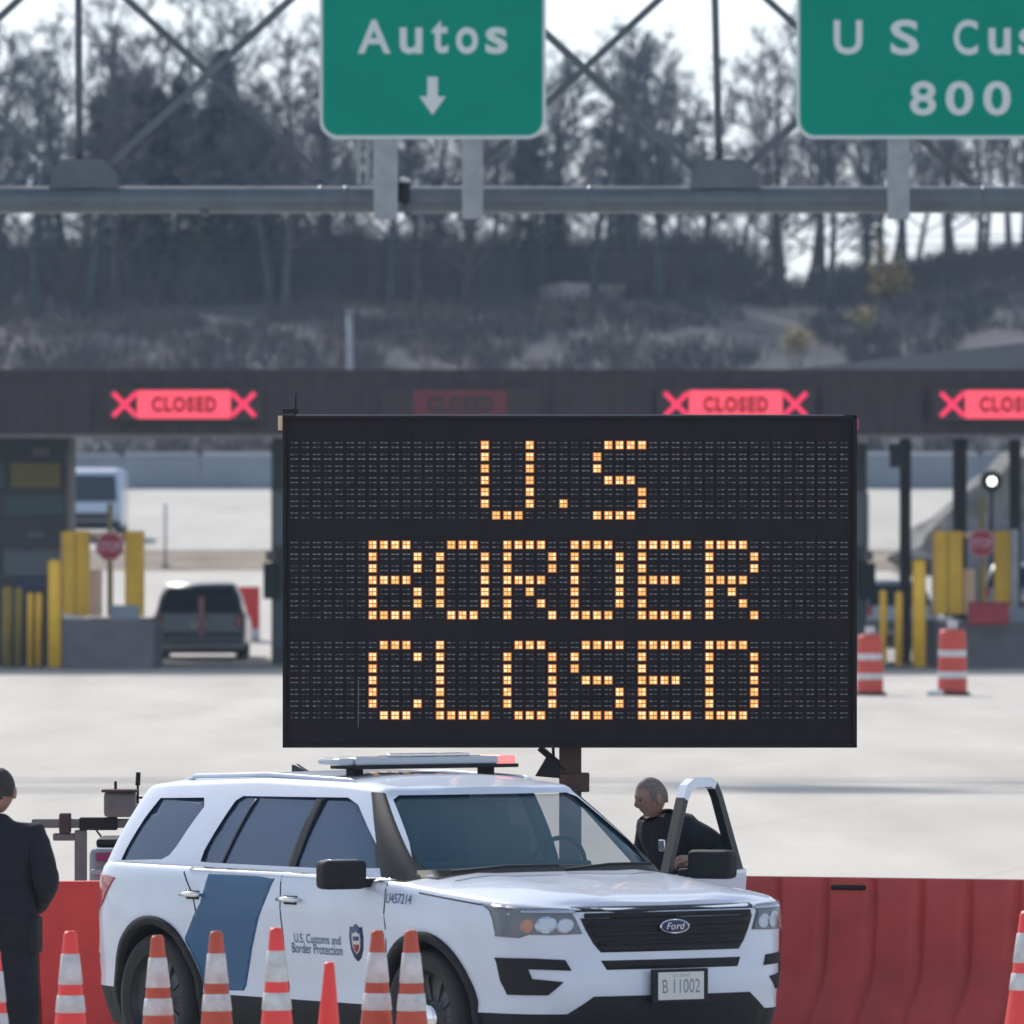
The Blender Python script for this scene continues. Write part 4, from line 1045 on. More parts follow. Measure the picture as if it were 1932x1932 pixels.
# vehicles beyond the booths
def wheels(e, W, Ln, r, xs):
    for y in xs:
        for s in (-1, 1):
            b = MB(); b.lathe([(0, -.10), (r*.6, -.11), (r*.93, -.11), (r, -.06), (r, .06), (r*.93, .11), (r*.6, .11), (0, .10)], M['rubber'], 20, (s*(W/2-.13), y, r), 'X'); b.build('wheel', parent=e)
def suv_rear(x, ytop, W, H, D, label, paint, cat='car', rz=0, nm='parked_car'):
    p = at(x, 0, D); e = empty(nm, (p.x, D, gz(p.x, D)), rz, label, cat); Ln = 4.7
    b = MB(); b.prism([(0, .38), (-.06, .62), (0, H*.60), (Ln*.7, H*.58), (Ln-.1, H*.50), (Ln, .45), (Ln-.1, .32), (.1, .32)], 'X', -W/2, W/2, paint, bevel=.09); b.build('body', parent=e)
    rows = [(W*.47, H*.585, .06, Ln*.68), (W*.43, H*.80, .22, Ln*.60), (W*.37, H*.97, .42, Ln*.52), (W*.30, H, .60, Ln*.45)]
    vs = []; 
    for hw, z, ya, yb in rows: vs += [(-hw, ya, z), (hw, ya, z), (hw, yb, z), (-hw, yb, z)]
    fs = [(4*i+k, 4*i+(k+1) % 4, 4*i+4+(k+1) % 4, 4*i+4+k) for i in range(3) for k in range(4)] + [(12, 13, 14, 15), (3, 2, 1, 0)]
    b = MB(); b.add(vs, fs, paint, True); b.build('cabin', parent=e)
    b = MB(); b.add([(-W*.43, .045, H*.61), (W*.43, .045, H*.61), (W*.385, .20, H*.82), (W*.34, .36, H*.93), (-W*.34, .36, H*.93), (-W*.385, .20, H*.82)], [(0, 1, 2, 5), (5, 2, 3, 4)], M['glassdark']); b.build('rear_window', parent=e)
    for s in (-1, 1):
        b = MB(); b.box((s*W*.43, .0, H*.50), (.16, .10, .30), M['redlens'], bevel=.03); b.build('tail_light', parent=e)
        b = MB(); b.add([(s*W*.474, .4, H*.62), (s*W*.474, Ln*.62, H*.62), (s*W*.395, Ln*.54, H*.90), (s*W*.40, .5, H*.90)], [(0, 1, 2, 3)], M['glassdark']); b.build('side_window', parent=e)
    b = MB(); b.box((0, -.06, .46), (W*.92, .18, .20), M['steel'], bevel=.05); b.build('bumper', parent=e)
    b = MB(); b.box((0, -.07, H*.45), (.34, .02, .15), M['plate'], bevel=.004); b.build('licence_plate', parent=e)
    b = MB(); b.box((0, Ln/2, .27), (W*.86, Ln*.9, .26), M['rubber'], bevel=.04); b.build('underbody', parent=e)
    b = MB(); b.box((0, .02, .40), (W*.97, .14, .34), M['carmix'], bevel=.05); b.build('rear_valance', parent=e)
    wheels(e, W, Ln, .36, (.9, Ln-.9)); return e
v = suv_rear(376, 1097, 2.0, 1.68, 210.5, 'dark grey vehicle seen from behind in the open lane left of the message board', M['cargrey'])
b = MB(); b.box((.05, -.15, .95), (.14, .03, .85), M['redlens'], bevel=.01); b.build('red_strip', parent=v)
suv_rear(1700, 1010, 1.9, 1.5, 224, 'pale blue car parked beyond the lanes right of the message board', M['carpale'], rz=R(25))
suv_rear(1925, 1010, 1.9, 1.5, 232, 'silver car half seen at the right behind the yellow guard frame', M['carmix'], rz=R(-10))
p = at(470, 1180, 226); e = empty('road_barrier', (p.x-.1, 226, gz(0, 226)), 0, 'red barrier board beyond the dark vehicle', 'barrier')
b = MB(); z1_ = at(0, 1107, 226).z-gz(0, 226); b.prism([(-.42, .25), (.34, .25), (.34, z1_), (-.35, z1_)], 'Y', 0, .25, M['barr'], bevel=.03); b.build('panel', parent=e)
b = MB(); b.box((0, .1, .14), (.7, .4, .26), M['reflect'], bevel=.03); b.build('foot', parent=e)
# van on the upper road
D = 268; p = at(170, 0, D); e = empty('parked_van', (p.x, D, gz(0, D)), 0, 'pale blue white van on the road behind the left booth', 'van')
k = D/F; H = at(0, 882, D).z-gz(0, D); W = 1.75
b = MB(); b.prism([(0, .35), (-.05, .9), (.15, H*.52), (.75, H*.95), (1.0, H), (4.6, H), (4.8, H*.9), (4.8, .35)], 'X', -W/2, W/2, M['carpale'], bevel=.22); b.build('body', parent=e)
b = MB(); b.add([(-W*.42, .16, H*.55), (W*.42, .16, H*.55), (W*.38, .66, H*.90), (-W*.38, .66, H*.90)], [(0, 1, 2, 3)], M['glassdark']); b.build('windshield', parent=e)
for s in (-1, 1): b = MB(); b.box((s*W*.38, -.03, .85), (.28, .08, .18), M['lampin'], bevel=.03); b.build('headlight', parent=e)
b = MB(); b.box((0, -.06, .48), (W*.95, .14, .22), M['plastic'], bevel=.04); b.build('bumper', parent=e)
b = MB(); b.box((0, -.07, .72), (W*.6, .06, .16), M['plastic'], bevel=.02); b.build('grille', parent=e)
wheels(e, W, 4.8, .36, (.9, 3.9))
# walls by the upper road
b = MB(); xs = [-40+i*2.5 for i in range(33)]
for i in range(len(xs)-1): b.box(((xs[i]+xs[i+1])/2, 0, .50), (2.47, .28, 1.06), M['wallgrey'], bevel=.02)
wl = b.build('panels'); e = empty('boundary_wall', (0, 312.6, gz(0, 312.6)), 0, 'long grey blue panel wall along the far edge of the upper road', 'wall'); wl.parent = e
b = MB(); rr = random.Random(2)
for i in range(len(xs)-1): b.box(((xs[i]+xs[i+1])/2, 0, 1.06+rr.uniform(0, .05)), (2.3, .36, .07+rr.uniform(0, .06)), M['wallcap'], bevel=.02)
b.build('coping', parent=e)
for i, (xx, D_, y0, y1) in enumerate(((312, 258, 950, 1060), (1637, 240, 930, 1240))):
    p = at(xx, 0, D_); b = MB(); b.tube([(0, 0, 0), (0, 0, at(0, y0, D_).z-gz(0, D_))], .035, M['alu'], 8); b.box((0, 0, .03), (.2, .2, .06), M['conc']); tag(b.build('thin_post', loc=(p.x, D_, gz(0, D_))), ['thin grey post on the grass verge left of the message board', 'thin grey post just right of the message board'][i], 'post', 'thin posts')
# building with a pitched roof behind the canopy, right
D = 218; g = gz(0, D); e = empty('inspection_building', (at(2090, 0, D).x, D, g), 0, 'building with a low pitched grey roof rising behind the canopy, right', 'building')
def q(x, y): p = at(x, y, D); return (p.x-at(2090, 0, D).x, p.z-g)
b = MB(); b.prism([q(1480, 702), q(1500, 696), q(2090, 628), q(2680, 696), q(2700, 702), q(2700, 716), q(1480, 716)], 'Y', 0, 16, M['roofmetal']); b.build('roof', parent=e)
for xx in (1560, 2620):
    for yy in (.8, 15):
        x, _ = q(xx, 0); b = MB(); zt2 = q(0, 716)[1]; b.box((x, yy, zt2/2), (.3, .3, zt2), M['fascia'], bevel=.02); b.build('column', parent=e)
# rock bank at the right
rk = random.Random(11)
for i in range(46):
    t = rk.random(); xx = 1700+250*t; hgt = (1030-170*t)-(rk.random()**1.2)*0
    D_ = rk.uniform(238, 262); p = at(xx+rk.uniform(-12, 12), rk.uniform(1000-120*t, 1075-40*t), D_); r = rk.uniform(.22, .62)
    zz = gz(0, D_)
    if p.z < zz+r*.4: p.z = zz+r*.35
    bm = bmesh.new(); bmesh.ops.create_icosphere(bm, subdivisions=2, radius=r)
    for v_ in bm.verts:
        v_.co *= 1+.35*noise.noise(v_.co*2.2/r+Vector((i, 0, 0))); v_.co.z *= .75
    me = bpy.data.meshes.new('rock'); bm.to_mesh(me); bm.free(); me.materials.append(M['rock']); o = bpy.data.objects.new('boulder', me); C.objects.link(o)
    o.location = p; o.rotation_euler = (rk.random(), rk.random(), rk.random()*6); ROCKS.append(o) if 'ROCKS' in globals() else globals().__setitem__('ROCKS', [o])
bm = bmesh.new()      # an earth bank under the boulders
pts = [(1680, 1075), (1740, 1010), (1800, 975), (1860, 925), (1932, 862), (2100, 800), (2400, 800), (2400, 1090)]
DB = 258
b = MB(); b.prism([(at(x, y, DB).x, at(x, y, DB).z) for x, y in pts], 'Y', DB-3, DB+10, M['rock']); bank = b.build('rubble_bank')
rk = random.Random(4)
bpy.context.view_layer.update()
bm = bmesh.new(); bm.from_mesh(bank.data); bmesh.ops.triangulate(bm, faces=bm.faces); bmesh.ops.subdivide_edges(bm, edges=bm.edges, cuts=12, use_grid_fill=True)
for v_ in bm.verts: v_.co += Vector((noise.noise(v_.co*.9), noise.noise(v_.co*.9+Vector((9, 0, 0)))*1.2, noise.noise(v_.co*.9+Vector((0, 9, 0)))))*.45
bm.to_mesh(bank.data); bm.free()
tag(bank, 'sloping grey rubble bank rising to the right behind the lanes', 'bank')
for i, o in enumerate(ROCKS): bpy.data.objects.remove(o)
# low concrete wall and lamp, right
p = at(1850, 0, 236); z0 = at(0, 1018, 236).z; z1_ = at(0, 985, 236).z; g = gz(0, 236)
b = MB(); b.box((0, 0, (z1_-g)/2), (3.2, .35, z1_-g), M['wallgrey'], bevel=.03); tag(b.build('concrete_wall', loc=(p.x+.7, 236, g)), 'low grey concrete wall behind the right stop sign', 'wall')
p = at(1870, 908, 234); e = empty('lane_lamp', (p.x, 234, gz(0, 234)), 0, 'round lit white lamp in a dark housing above the right stop sign', 'lamp'); h = p.z-gz(0, 234)
b = MB(); b.tube([(0, .1, 0), (0, .1, h)], .06, M['fascia'], 8); b.build('pole', parent=e)
b = MB(); b.lathe([(0, .12), (.24, .10), (.26, 0), (.22, -.02), (0, -.02)], M['plastic'], 24, (0, 0, h), 'Y'); b.build('housing', parent=e)
b = MB(); b.lathe([(0, -.05), (.085, -.04), (.10, -.02)], M['white_lamp'], 20, (0.02, 0, h), 'Y'); b.build('lens', parent=e)

# ------------------------------------------------------------------ trees and brush on the hill
def branchy(seed, H, spread, lean=.0, levels=4, upright=.55, clear=.3, tw=.016, dens=1.0):
    """returns (trunk MB, crown MB) of a leafless tree"""
    rg = random.Random(seed); T = MB(); Cn = MB(); vsT, vsC = [], []
    def path(p, d, ln, seg, wob):
        pts = [p]; 
        for i in range(seg):
            d = (d + Vector((rg.gauss(0, wob), rg.gauss(0, wob), rg.gauss(0, wob*.6) + .04))).normalized(); pts.append(pts[-1]+d*ln/seg)
        return pts, d
    def grow(p, d, ln, r, lev):
        seg = 4 if lev < 2 else 2
        pts, d2 = path(p, d, ln, seg, .13 + .05*lev)
        rad = [max(r*(1-.6*i/seg), tw*.6) for i in range(seg+1)]
        Cn.tube(pts, rad, n=5 if lev < 2 else 3, cap=False, smooth=True)
        if lev >= levels: return
        n = [0, 6, 5, 5, 4][lev] if lev < 5 else 0
        n = max(2, int(n*dens + rg.random()))
        for k in range(n):
            t = rg.uniform(.25, 1); i = min(int(t*seg), seg-1); q = pts[i].lerp(pts[i+1], t*seg-i)
            a = rg.uniform(0, 6.283); side = Vector((math.cos(a), math.sin(a), 0)); nd = (d2*.75 + side*(.75) + Vector((0, 0, upright*.5))).normalized()
            grow(q, nd, ln*rg.uniform(.42, .66), max(rad[i]*.62, tw), lev+1)
    seg = 8; pts, _ = path(Vector((0, 0, -.4)), Vector((lean, 0, 1)).normalized(), H*.92, seg, .05)
    r0_ = .012*H + .05; rad = [r0_*(1.25 if i == 0 else 1-.85*i/seg) for i in range(seg+1)]
    T.tube(pts, rad, n=7)
    nl = int(H*1.5*dens)+4
    for k in range(nl):
        t = clear + (1-clear)*(k+rg.random())/nl; i = min(int(t*seg), seg-1); q = pts[i].lerp(pts[i+1], t*seg-i)
        a = k*2.4+rg.uniform(-.5, .5); up = upright + t*.5
        d = Vector((math.cos(a), math.sin(a), up)).normalized(); ln = spread*(1-.55*(t-clear)/(1-clear))*rg.uniform(.7, 1.15)
        grow(q, d, ln, rad[i]*.42, 2 if levels < 4 else 1)
    return T, Cn
def make_tree(nm, seed, H, spread, bark, twig, label, group, **kw):
    e = empty(nm, (0, 0, 0), 0, label, 'tree', group); T, Cn = branchy(seed, H, spread, **kw)
    T.build('trunk', bark, e, recalc=False); Cn.build('crown', twig, e, recalc=False); return e
def conifer(seed, H, w_):
    rg = random.Random(seed); e = empty('evergreen_tree', (0, 0, 0), 0, 'x', 'tree', 'evergreens on the hill')
    T = MB(); T.tube([(0, 0, -.4), (0, 0, H)], [.16, .03], n=6); T.build('trunk', M['bark'], e, recalc=False)
    Cn = MB(); vs = []; fs = []; n = int(H*420)
    for i in range(n):
        t = rg.random()**.8; z = H*(.06+.94*t); rmax = w_*(1-t)**.75*(.75+.35*math.sin(z*5+seed)+.25*rg.random()); a = rg.uniform(0, 6.283); r = rmax*rg.random()**.45
        p = Vector((r*math.cos(a), r*math.sin(a), z-.25*r)); L = rg.uniform(.16, .42); d = Vector((math.cos(a), math.sin(a), rg.uniform(-.6, .5)))*L; s_2 = Vector((-math.sin(a), math.cos(a), rg.uniform(-.4, .4)))*L*.3
        k = len(vs); vs += [p-s_2, p+s_2, p+d+s_2*.3, p+d-s_2*.3]; fs.append((k, k+1, k+2, k+3))
    Cn.add(vs, fs); Cn.build('crown', M['needle'], e, recalc=False); return e
BG = 'bare trees along the hill crest'
protos = []
for i in range(7):
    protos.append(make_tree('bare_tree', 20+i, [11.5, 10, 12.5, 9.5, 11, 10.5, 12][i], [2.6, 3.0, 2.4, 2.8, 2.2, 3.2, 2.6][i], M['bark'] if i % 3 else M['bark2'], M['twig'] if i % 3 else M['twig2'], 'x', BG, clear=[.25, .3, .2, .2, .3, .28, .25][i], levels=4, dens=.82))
used_t = set()
def place(pr, x, D, sc_=1, rot=0, label='', zoff=0):
    idx = id(pr)
    o = pr if idx not in used_t else copy_tree(pr); used_t.add(idx)
    X = (x-966)/F*D; o.location = (X, D, gz(X, D)+zoff); o.scale = (sc_,)*3; o.rotation_euler = (0, 0, rot); o['label'] = label; return o
rt = random.Random(77)
pos = []
# (picture x, distance, scale)
x = -70
while x < 2010:
    for row, D in enumerate((366, 380, 396)):
        right = x > 1400
        if right and row == 0 and rt.random() < .35: continue
        pos.append((x+rt.uniform(-34, 34)+row*24, D+rt.uniform(-4, 4), rt.uniform(.78, 1.06)*(1.06 if x < 500 else .92 if 1000 < x < 1500 else .98)))
    x += 78 if x < 1400 else 92
pos.sort()
zones = [(150, 'from the left edge of the photo'), (420, 'from the left gantry upright'), (620, 'from the left behind the crossing braces'), (1030, 'from the left below the Autos sign'), (1300, 'rightward from the Autos sign'), (1500, 'from the left behind the middle gusset plate'), (1760, 'from the left under the US Customs sign'), (3000, 'right of the US Customs sign post')]
words = ['leaning', 'slender', 'broad', 'tall', 'dense', 'open', 'forked', 'low']
cnt = {}
ordn = ['first', 'second', 'third', 'fourth', 'fifth', 'sixth', 'seventh', 'eighth', 'ninth', 'tenth', 'eleventh', 'twelfth', 'thirteenth', 'fourteenth', 'fifteenth', 'sixteenth', 'seventeenth', 'eighteenth', 'nineteenth', 'twentieth', 'twenty-first', 'twenty-second', 'twenty-third', 'twenty-fourth', 'twenty-fifth']
for i, (x, D, s_1) in enumerate(pos):
    z = next(k for k, (lim, _) in enumerate(zones) if x < lim); cnt[z] = cnt.get(z, 0)+1
    place(protos[(i*3+i//5) % 7], x, D, s_1, rt.uniform(0, 6.28), '%s bare tree %s' % (ordn[cnt[z]-1], zones[z][1]))
cons = [conifer(s_3, h, w_) for s_3, h, w_ in ((1, 9.5, 2.0), (2, 8.0, 1.7), (3, 10.5, 2.2))]
for k, (x, D, s_1, lab) in enumerate(((188, 372, .82, 'dark evergreen right behind the left gantry upright'), (268, 370, .98, 'tallest dark evergreen, between the left upright and the crossing braces'), (338, 376, .80, 'smaller evergreen left of the crossing braces'), (228, 378, .9, 'evergreen in the gap between the two tallest left ones'), (388, 375, .86, 'narrow evergreen right behind the crossing of the braces'), (505, 376, .62, 'short evergreen at the right of the dark left group'), (420, 369, .98, 'dark evergreen behind the crossing braces'), (474, 371, .86, 'wide dark evergreen left of the Autos sign'),
        (1000, 370, .72, 'dark evergreen at the lower right corner of the Autos sign'), (1180, 378, .60, 'small evergreen left of the middle gusset plate'), (90, 380, .6, 'small evergreen left of the left upright'), (300, 368, .78, 'evergreen under the brace left of the crossing'), (450, 366, .8, 'low wide evergreen under the crossing of the braces'), (1050, 374, .55, 'low evergreen right of the Autos sign'), (560, 384, .55, 'low evergreen under the lower left corner of the Autos sign'), (1640, 386, .5, 'low evergreen under the US Customs sign'), (820, 388, .62, 'evergreen behind the posts of the Autos sign'))):
    place(cons[k % 3], x, D, s_1, k*1.3, lab, -.3)
# brush: uncountable twiggy scrub over the slope
def brush(name, n, xr, yr, hr, m, seed, label, zadd=0):
    rg = random.Random(seed); b = MB(); vs = []; fs = []
    for i in range(n):
        Y = rg.uniform(*yr); X = rg.uniform(*xr); 
        if noise.noise(Vector((X*.25, Y*.12, seed))) < -.12: continue
        g = gz(X, Y)+zadd; h = rg.uniform(*hr)
        for k in range(7):
            a = rg.uniform(0, 6.28); l = rg.uniform(.2, .6)*h; p = Vector((X+rg.gauss(0, .25)*h, Y+rg.gauss(0, .2), g-.05)); q = p+Vector((math.cos(a)*l, math.sin(a)*l*.6, h*rg.uniform(.5, 1)))
            w3 = .022; s3 = Vector((w3, 0, 0)); mid = p.lerp(q, .6)+Vector((rg.gauss(0, .1), 0, rg.gauss(0, .08)))*h; j = len(vs)
            vs += [p-s3, p+s3, mid+s3*.8, mid-s3*.8, q]; fs += [(j, j+1, j+2, j+3), (j+3, j+2, j+4)]
            q2 = mid+Vector((rg.gauss(0, .3), rg.gauss(0, .2), rg.uniform(.1, .4)))*h; j = len(vs); vs += [mid-s3*.7, mid+s3*.7, q2]; fs.append((j, j+1, j+2))
    b.add(vs, fs, m); o = b.build(name, recalc=False); tag(o, label, 'brush', kind='stuff'); return o
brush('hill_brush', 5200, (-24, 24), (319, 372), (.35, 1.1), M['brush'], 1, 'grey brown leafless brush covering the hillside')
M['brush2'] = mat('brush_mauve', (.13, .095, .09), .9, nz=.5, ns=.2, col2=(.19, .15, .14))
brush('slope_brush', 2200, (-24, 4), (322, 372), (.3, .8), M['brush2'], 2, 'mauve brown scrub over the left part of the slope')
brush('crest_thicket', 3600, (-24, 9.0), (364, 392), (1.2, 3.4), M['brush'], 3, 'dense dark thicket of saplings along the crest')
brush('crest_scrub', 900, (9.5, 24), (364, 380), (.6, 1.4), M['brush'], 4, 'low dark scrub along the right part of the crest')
# yellow-green bushes
def bush(x, y, rx, rz_, D, label, n):
    p = at(x, y, D); rg = random.Random(int(x)); e = empty('yellow_bush', (p.x, D, gz(p.x, D)), 0, label, 'bush', 'yellow green bushes on the hillside'); c = p.z-gz(p.x, D)
    b = MB(); vs = []; fs = []
    for i in range(n):
        v_ = Vector((rg.gauss(0, .45)*rx, rg.gauss(0, .45)*rx, rg.gauss(0, .45)*rz_+c)); a = rg.uniform(0, 6.28); L_ = rg.uniform(.06, .13)
        d = Vector((math.cos(a), math.sin(a), rg.uniform(-.5, .8)))*L_; s3 = Vector((-d.y, d.x, .3*L_))*.5; j = len(vs); vs += [v_-d, v_+s3, v_+d, v_-s3]; fs.append((j, j+1, j+2, j+3))
    b.add(vs, fs, M['ygreen']); b.build('foliage', parent=e, recalc=False)
    b = MB()
    for k in range(7):
        a = k*.9; b.tube([(0, 0, -.1), (rx*.3*math.cos(a), rx*.3*math.sin(a), c*.6), (rx*.7*math.cos(a), rx*.7*math.sin(a), c+rz_*.5*math.sin(k*2.1))], [.04, .03, .012], n=4)
    b.build('stems', M['bark2'], e, recalc=False)
bush(1676, 535, .85, 1.35, 362, 'tall yellow green bush on the crest under the US Customs sign', 900)
bush(1502, 642, .55, .5, 335, 'small yellow bush lower on the hillside above the canopy', 350)
bush(1632, 596, .5, .35, 350, 'low yellow tuft down left of the tall yellow bush', 160)
# light pole and stone ledges
p = at(660, 700, 326); g = gz(p.x, 326); e = empty('light_pole', (p.x, 326, g), 0, 'pale grey straight pole standing on the slope above the canopy', 'pole'); h = at(660, 588, 326).z-g
b = MB(); b.tube([(0, 0, -.1), (0, 0, h)], [.13, .10], M['alu'], 10); b.build('shaft', parent=e)
b = MB(); b.box((0, 0, h), (.34, .34, .10), M['alu'], bevel=.02); b.build('cap', parent=e)
for x0, x1, y, D, lab in ((1150, 1300, 538, 369, 'pale stone ledge on the crest, left of two'), (1310, 1440, 546, 368.5, 'pale stone ledge on the crest, right of two'), (1020, 1180, 566, 366, 'reddish pale stone ledge below the Autos sign posts')):
    a, c = at(x0, y, D), at(x1, y, D); bm = bmesh.new(); bmesh.ops.create_cube(bm, size=1); bmesh.ops.subdivide_edges(bm, edges=bm.edges, cuts=7, use_grid_fill=True)
    for v_ in bm.verts:
        v_.co = Vector((v_.co.x*(c.x-a.x), v_.co.y*1.2, v_.co.z*.7)); v_.co += Vector((noise.noise(v_.co*1.1), noise.noise(v_.co*1.3+Vector((5, 0, 0))), noise.noise(v_.co*1.5+Vector((0, 7, 0)))))*.22
    me = bpy.data.meshes.new('stone_ledge'); bm.to_mesh(me); bm.free(); me.materials.append(M['fence']); o = bpy.data.objects.new('stone_ledge', me); C.objects.link(o)
    X = (a.x+c.x)/2; o.location = (X, D, gz(X, D)+.1); tag(o, lab, 'rock ledge', 'stone ledges on the crest')

# ------------------------------------------------------------------ people
def figure(name, joints, edges, loc, rz, label, skinverts, cat='person'):
    names = list(joints); me = bpy.data.meshes.new(name)
    me.from_pydata([joints[n][0] for n in names], [(names.index(a), names.index(b)) for a, b in edges], [])
    o = bpy.data.objects.new(name, me); C.objects.link(o)
    o.modifiers.new('s', 'SKIN'); me.skin_vertices  # radii
    if not me.skin_vertices: pass
    for i, n in enumerate(names):
        r = joints[n][1]; me.skin_vertices[0].data[i].radius = r if hasattr(r, '__len__') else (r, r)
        me.skin_vertices[0].data[i].use_root = (i == 0)
    sb_ = o.modifiers.new('u', 'SUBSURF'); sb_.levels = 2; sb_.render_levels = 2
    m2 = evaluated(o); o.modifiers.clear(); o.data = m2; bpy.data.meshes.remove(me)
    m2.materials.clear(); m2.materials.append(M['uniform']); m2.materials.append(M['skin'])
    for f in m2.polygons:
        f.use_smooth = True; c = f.center
        best = min(names, key=lambda n: (Vector(joints[n][0])-c).length / (1 if n not in skinverts else 1))
        f.material_index = 1 if best in skinverts else 0
    if True:     # cloth folds
        for v in m2.vertices:
            if v.co.z < 1.46: v.co += v.normal * (.012*noise.noise(Vector((v.co.x*9, v.co.y*9, v.co.z*5))) + .006*noise.noise(v.co*22))
    o.location = loc; o.rotation_euler = (0, 0, rz); tag(o, label, cat); return o
def head_mesh(o, c, yaw, pitch, sz=1.0):
    """a modelled head (facing local -Y before turning) joined into the body mesh"""
    bm = bmesh.new(); bm.from_mesh(o.data); hb = bmesh.new(); bmesh.ops.create_uvsphere(hb, u_segments=32, v_segments=24, radius=1)
    for v in hb.verts:
        x, y, z = v.co
        fx, fy, fz = x*.076, y*.098, z*.118
        if z < -.15: fx *= 1-.38*(-z-.15); fy = fy*(1-.30*(-z-.15)) + (-.012)*(-z)      # jaw
        if y < -.55:                                                            # face
            e_ = math.exp(-(x/.13)**2)
            fy -= .024*e_*math.exp(-((z+.18)/.13)**2)                            # nose
            fy -= .008*e_*math.exp(-((z-.02)/.12)**2)
            fy += .010*math.exp(-((abs(x)-.36)/.15)**2)*math.exp(-((z-.06)/.10)**2)  # eye sockets
            fy -= .006*math.exp(-((z-.22)/.09)**2)                               # brow
            fy -= .007*math.exp(-(x/.26)**2)*math.exp(-((z+.48)/.07)**2)         # lips
            fy -= .010*math.exp(-(x/.25)**2)*math.exp(-((z+.80)/.12)**2)         # chin
        if y > .2 and z > -.3: fy *= 1.06
        v.co = Vector((fx, fy, fz))
    Rm = Matrix.Translation(Vector(c)) @ Matrix.Rotation(yaw, 4, 'Z') @ Matrix.Rotation(pitch, 4, 'X') @ Matrix.Scale(sz, 4)
    def merge(src, mi):
        mp = {v: bm.verts.new(Rm @ v.co) for v in src.verts}
        for f in src.faces: q = bm.faces.new([mp[v] for v in f.verts]); q.material_index = mi; q.smooth = True
        src.free()
    merge(hb, 1)
    for s in (-1, 1):       # ears
        eb = bmesh.new(); bmesh.ops.create_uvsphere(eb, u_segments=12, v_segments=10, radius=1)
        for v in eb.verts: v.co = Vector((s*.079+v.co.x*.012, .012+v.co.y*.019+s*0, -.012+v.co.z*.034))
        merge(eb, 1)
        eb = bmesh.new(); bmesh.ops.create_uvsphere(eb, u_segments=10, v_segments=8, radius=.0085)
        for v in eb.verts: v.co += Vector((s*.029, -.083, .008))
        merge(eb, 2)
    me = o.data; me.materials.append(M['hair']); bm.to_mesh(me); bm.free()
    return Rm
def hair_cap(parent, Rm, m, low=.0, thick=.006):
    b = bmesh.new(); bmesh.ops.create_uvsphere(b, u_segments=32, v_segments=20, radius=1); rg = random.Random(4)
    for v in b.verts:
        x, y, z = v.co; v.co = Vector((x*.079, y*(.104 if y > 0 else .098), z*.121)); v.co *= 1+.03*noise.noise(v.co*40)+thick
    dl = [v for v in b.verts if v.co.z < low + (.055 if v.co.y < -.045 else -.02 if v.co.y < .02 else -.055)]
    bmesh.ops.delete(b, geom=dl, context='VERTS')
    for v in b.verts: v.co = Rm @ v.co
    for f in b.faces: f.smooth = True
    me = bpy.data.meshes.new('hair'); b.to_mesh(me); b.free(); me.materials.append(m); o = bpy.data.objects.new('hair', me); C.objects.link(o); o.parent = parent; return o
def hand(parent_o, wrist, d, up, s=1, m=None):
    """palm with five curled fingers joined to the body mesh"""
    b = MB(); d = Vector(d).normalized(); up = Vector(up).normalized(); sd_ = d.cross(up).normalized(); up = sd_.cross(d).normalized(); wv = Vector(wrist)
    b.tube([wv, wv+d*.03, wv+d*.075, wv+d*.09], [.026, .034, .036, .030], n=10)
    for k, (o_, L_) in enumerate(((-.027, .062), (-.009, .072), (.009, .068), (.026, .054))):
        p = wv+d*.08+sd_*o_; q = p+d*L_*.45-up*.008; r_ = q+d*L_*.22-up*L_*.34; t = r_-d*L_*.02-up*L_*.28; b.tube([p, q, r_, t], [.0095, .009, .008, .0065], n=7)
    p = wv+d*.025-sd_*.03; b.tube([p, p-sd_*.022+d*.022-up*.01, p-sd_*.022+d*.05-up*.025], [.012, .011, .008], n=7)
    bm = bmesh.new(); bm.from_mesh(parent_o.data); off = {v: bm.verts.new(v.co) for v in b.bm.verts}
    for f in b.bm.faces: q = bm.faces.new([off[v] for v in f.verts]); q.material_index = 1; q.smooth = True
    b.bm.free(); bm.to_mesh(parent_o.data); bm.free()

# officer at the left edge, back to the camera (local -Y is the way he faces, so he is turned by 180 deg)
J = {'pelvis': ((0, 0, .97), (.175, .125)), 'waist': ((0, .0, 1.10), (.20, .15)), 'chest': ((0, -.01, 1.30), (.225, .16)), 'upper': ((0, .0, 1.43), (.17, .12)), 'collar': ((0, .01, 1.52), (.075, .075)), 'neck': ((0, .0, 1.58), (.058, .06)),
     'hipL': ((.10, 0, .88), (.13, .13)), 'kneeL': ((.12, -.01, .50), (.098, .10)), 'ankL': ((.14, .02, .10), (.062, .065)), 'toeL': ((.16, -.14, .05), (.048, .045)),
     'hipR': ((-.10, 0, .88), (.13, .13)), 'kneeR': ((-.12, -.01, .50), (.098, .10)), 'ankR': ((-.14, .02, .10), (.062, .065)), 'toeR': ((-.16, -.14, .05), (.048, .045)),
     'shL': ((.19, .0, 1.46), (.085, .085)), 'elL': ((.275, .03, 1.21), (.074, .074)), 'foL': ((.20, -.10, 1.12), (.062, .062)), 'wrL': ((.12, -.22, 1.07), (.038, .038)),
     'shR': ((-.19, .0, 1.46), (.085, .085)), 'elR': ((-.275, .03, 1.21), (.074, .074)), 'foR': ((-.20, -.10, 1.12), (.062, .062)), 'wrR': ((-.12, -.22, 1.05), (.038, .038))}
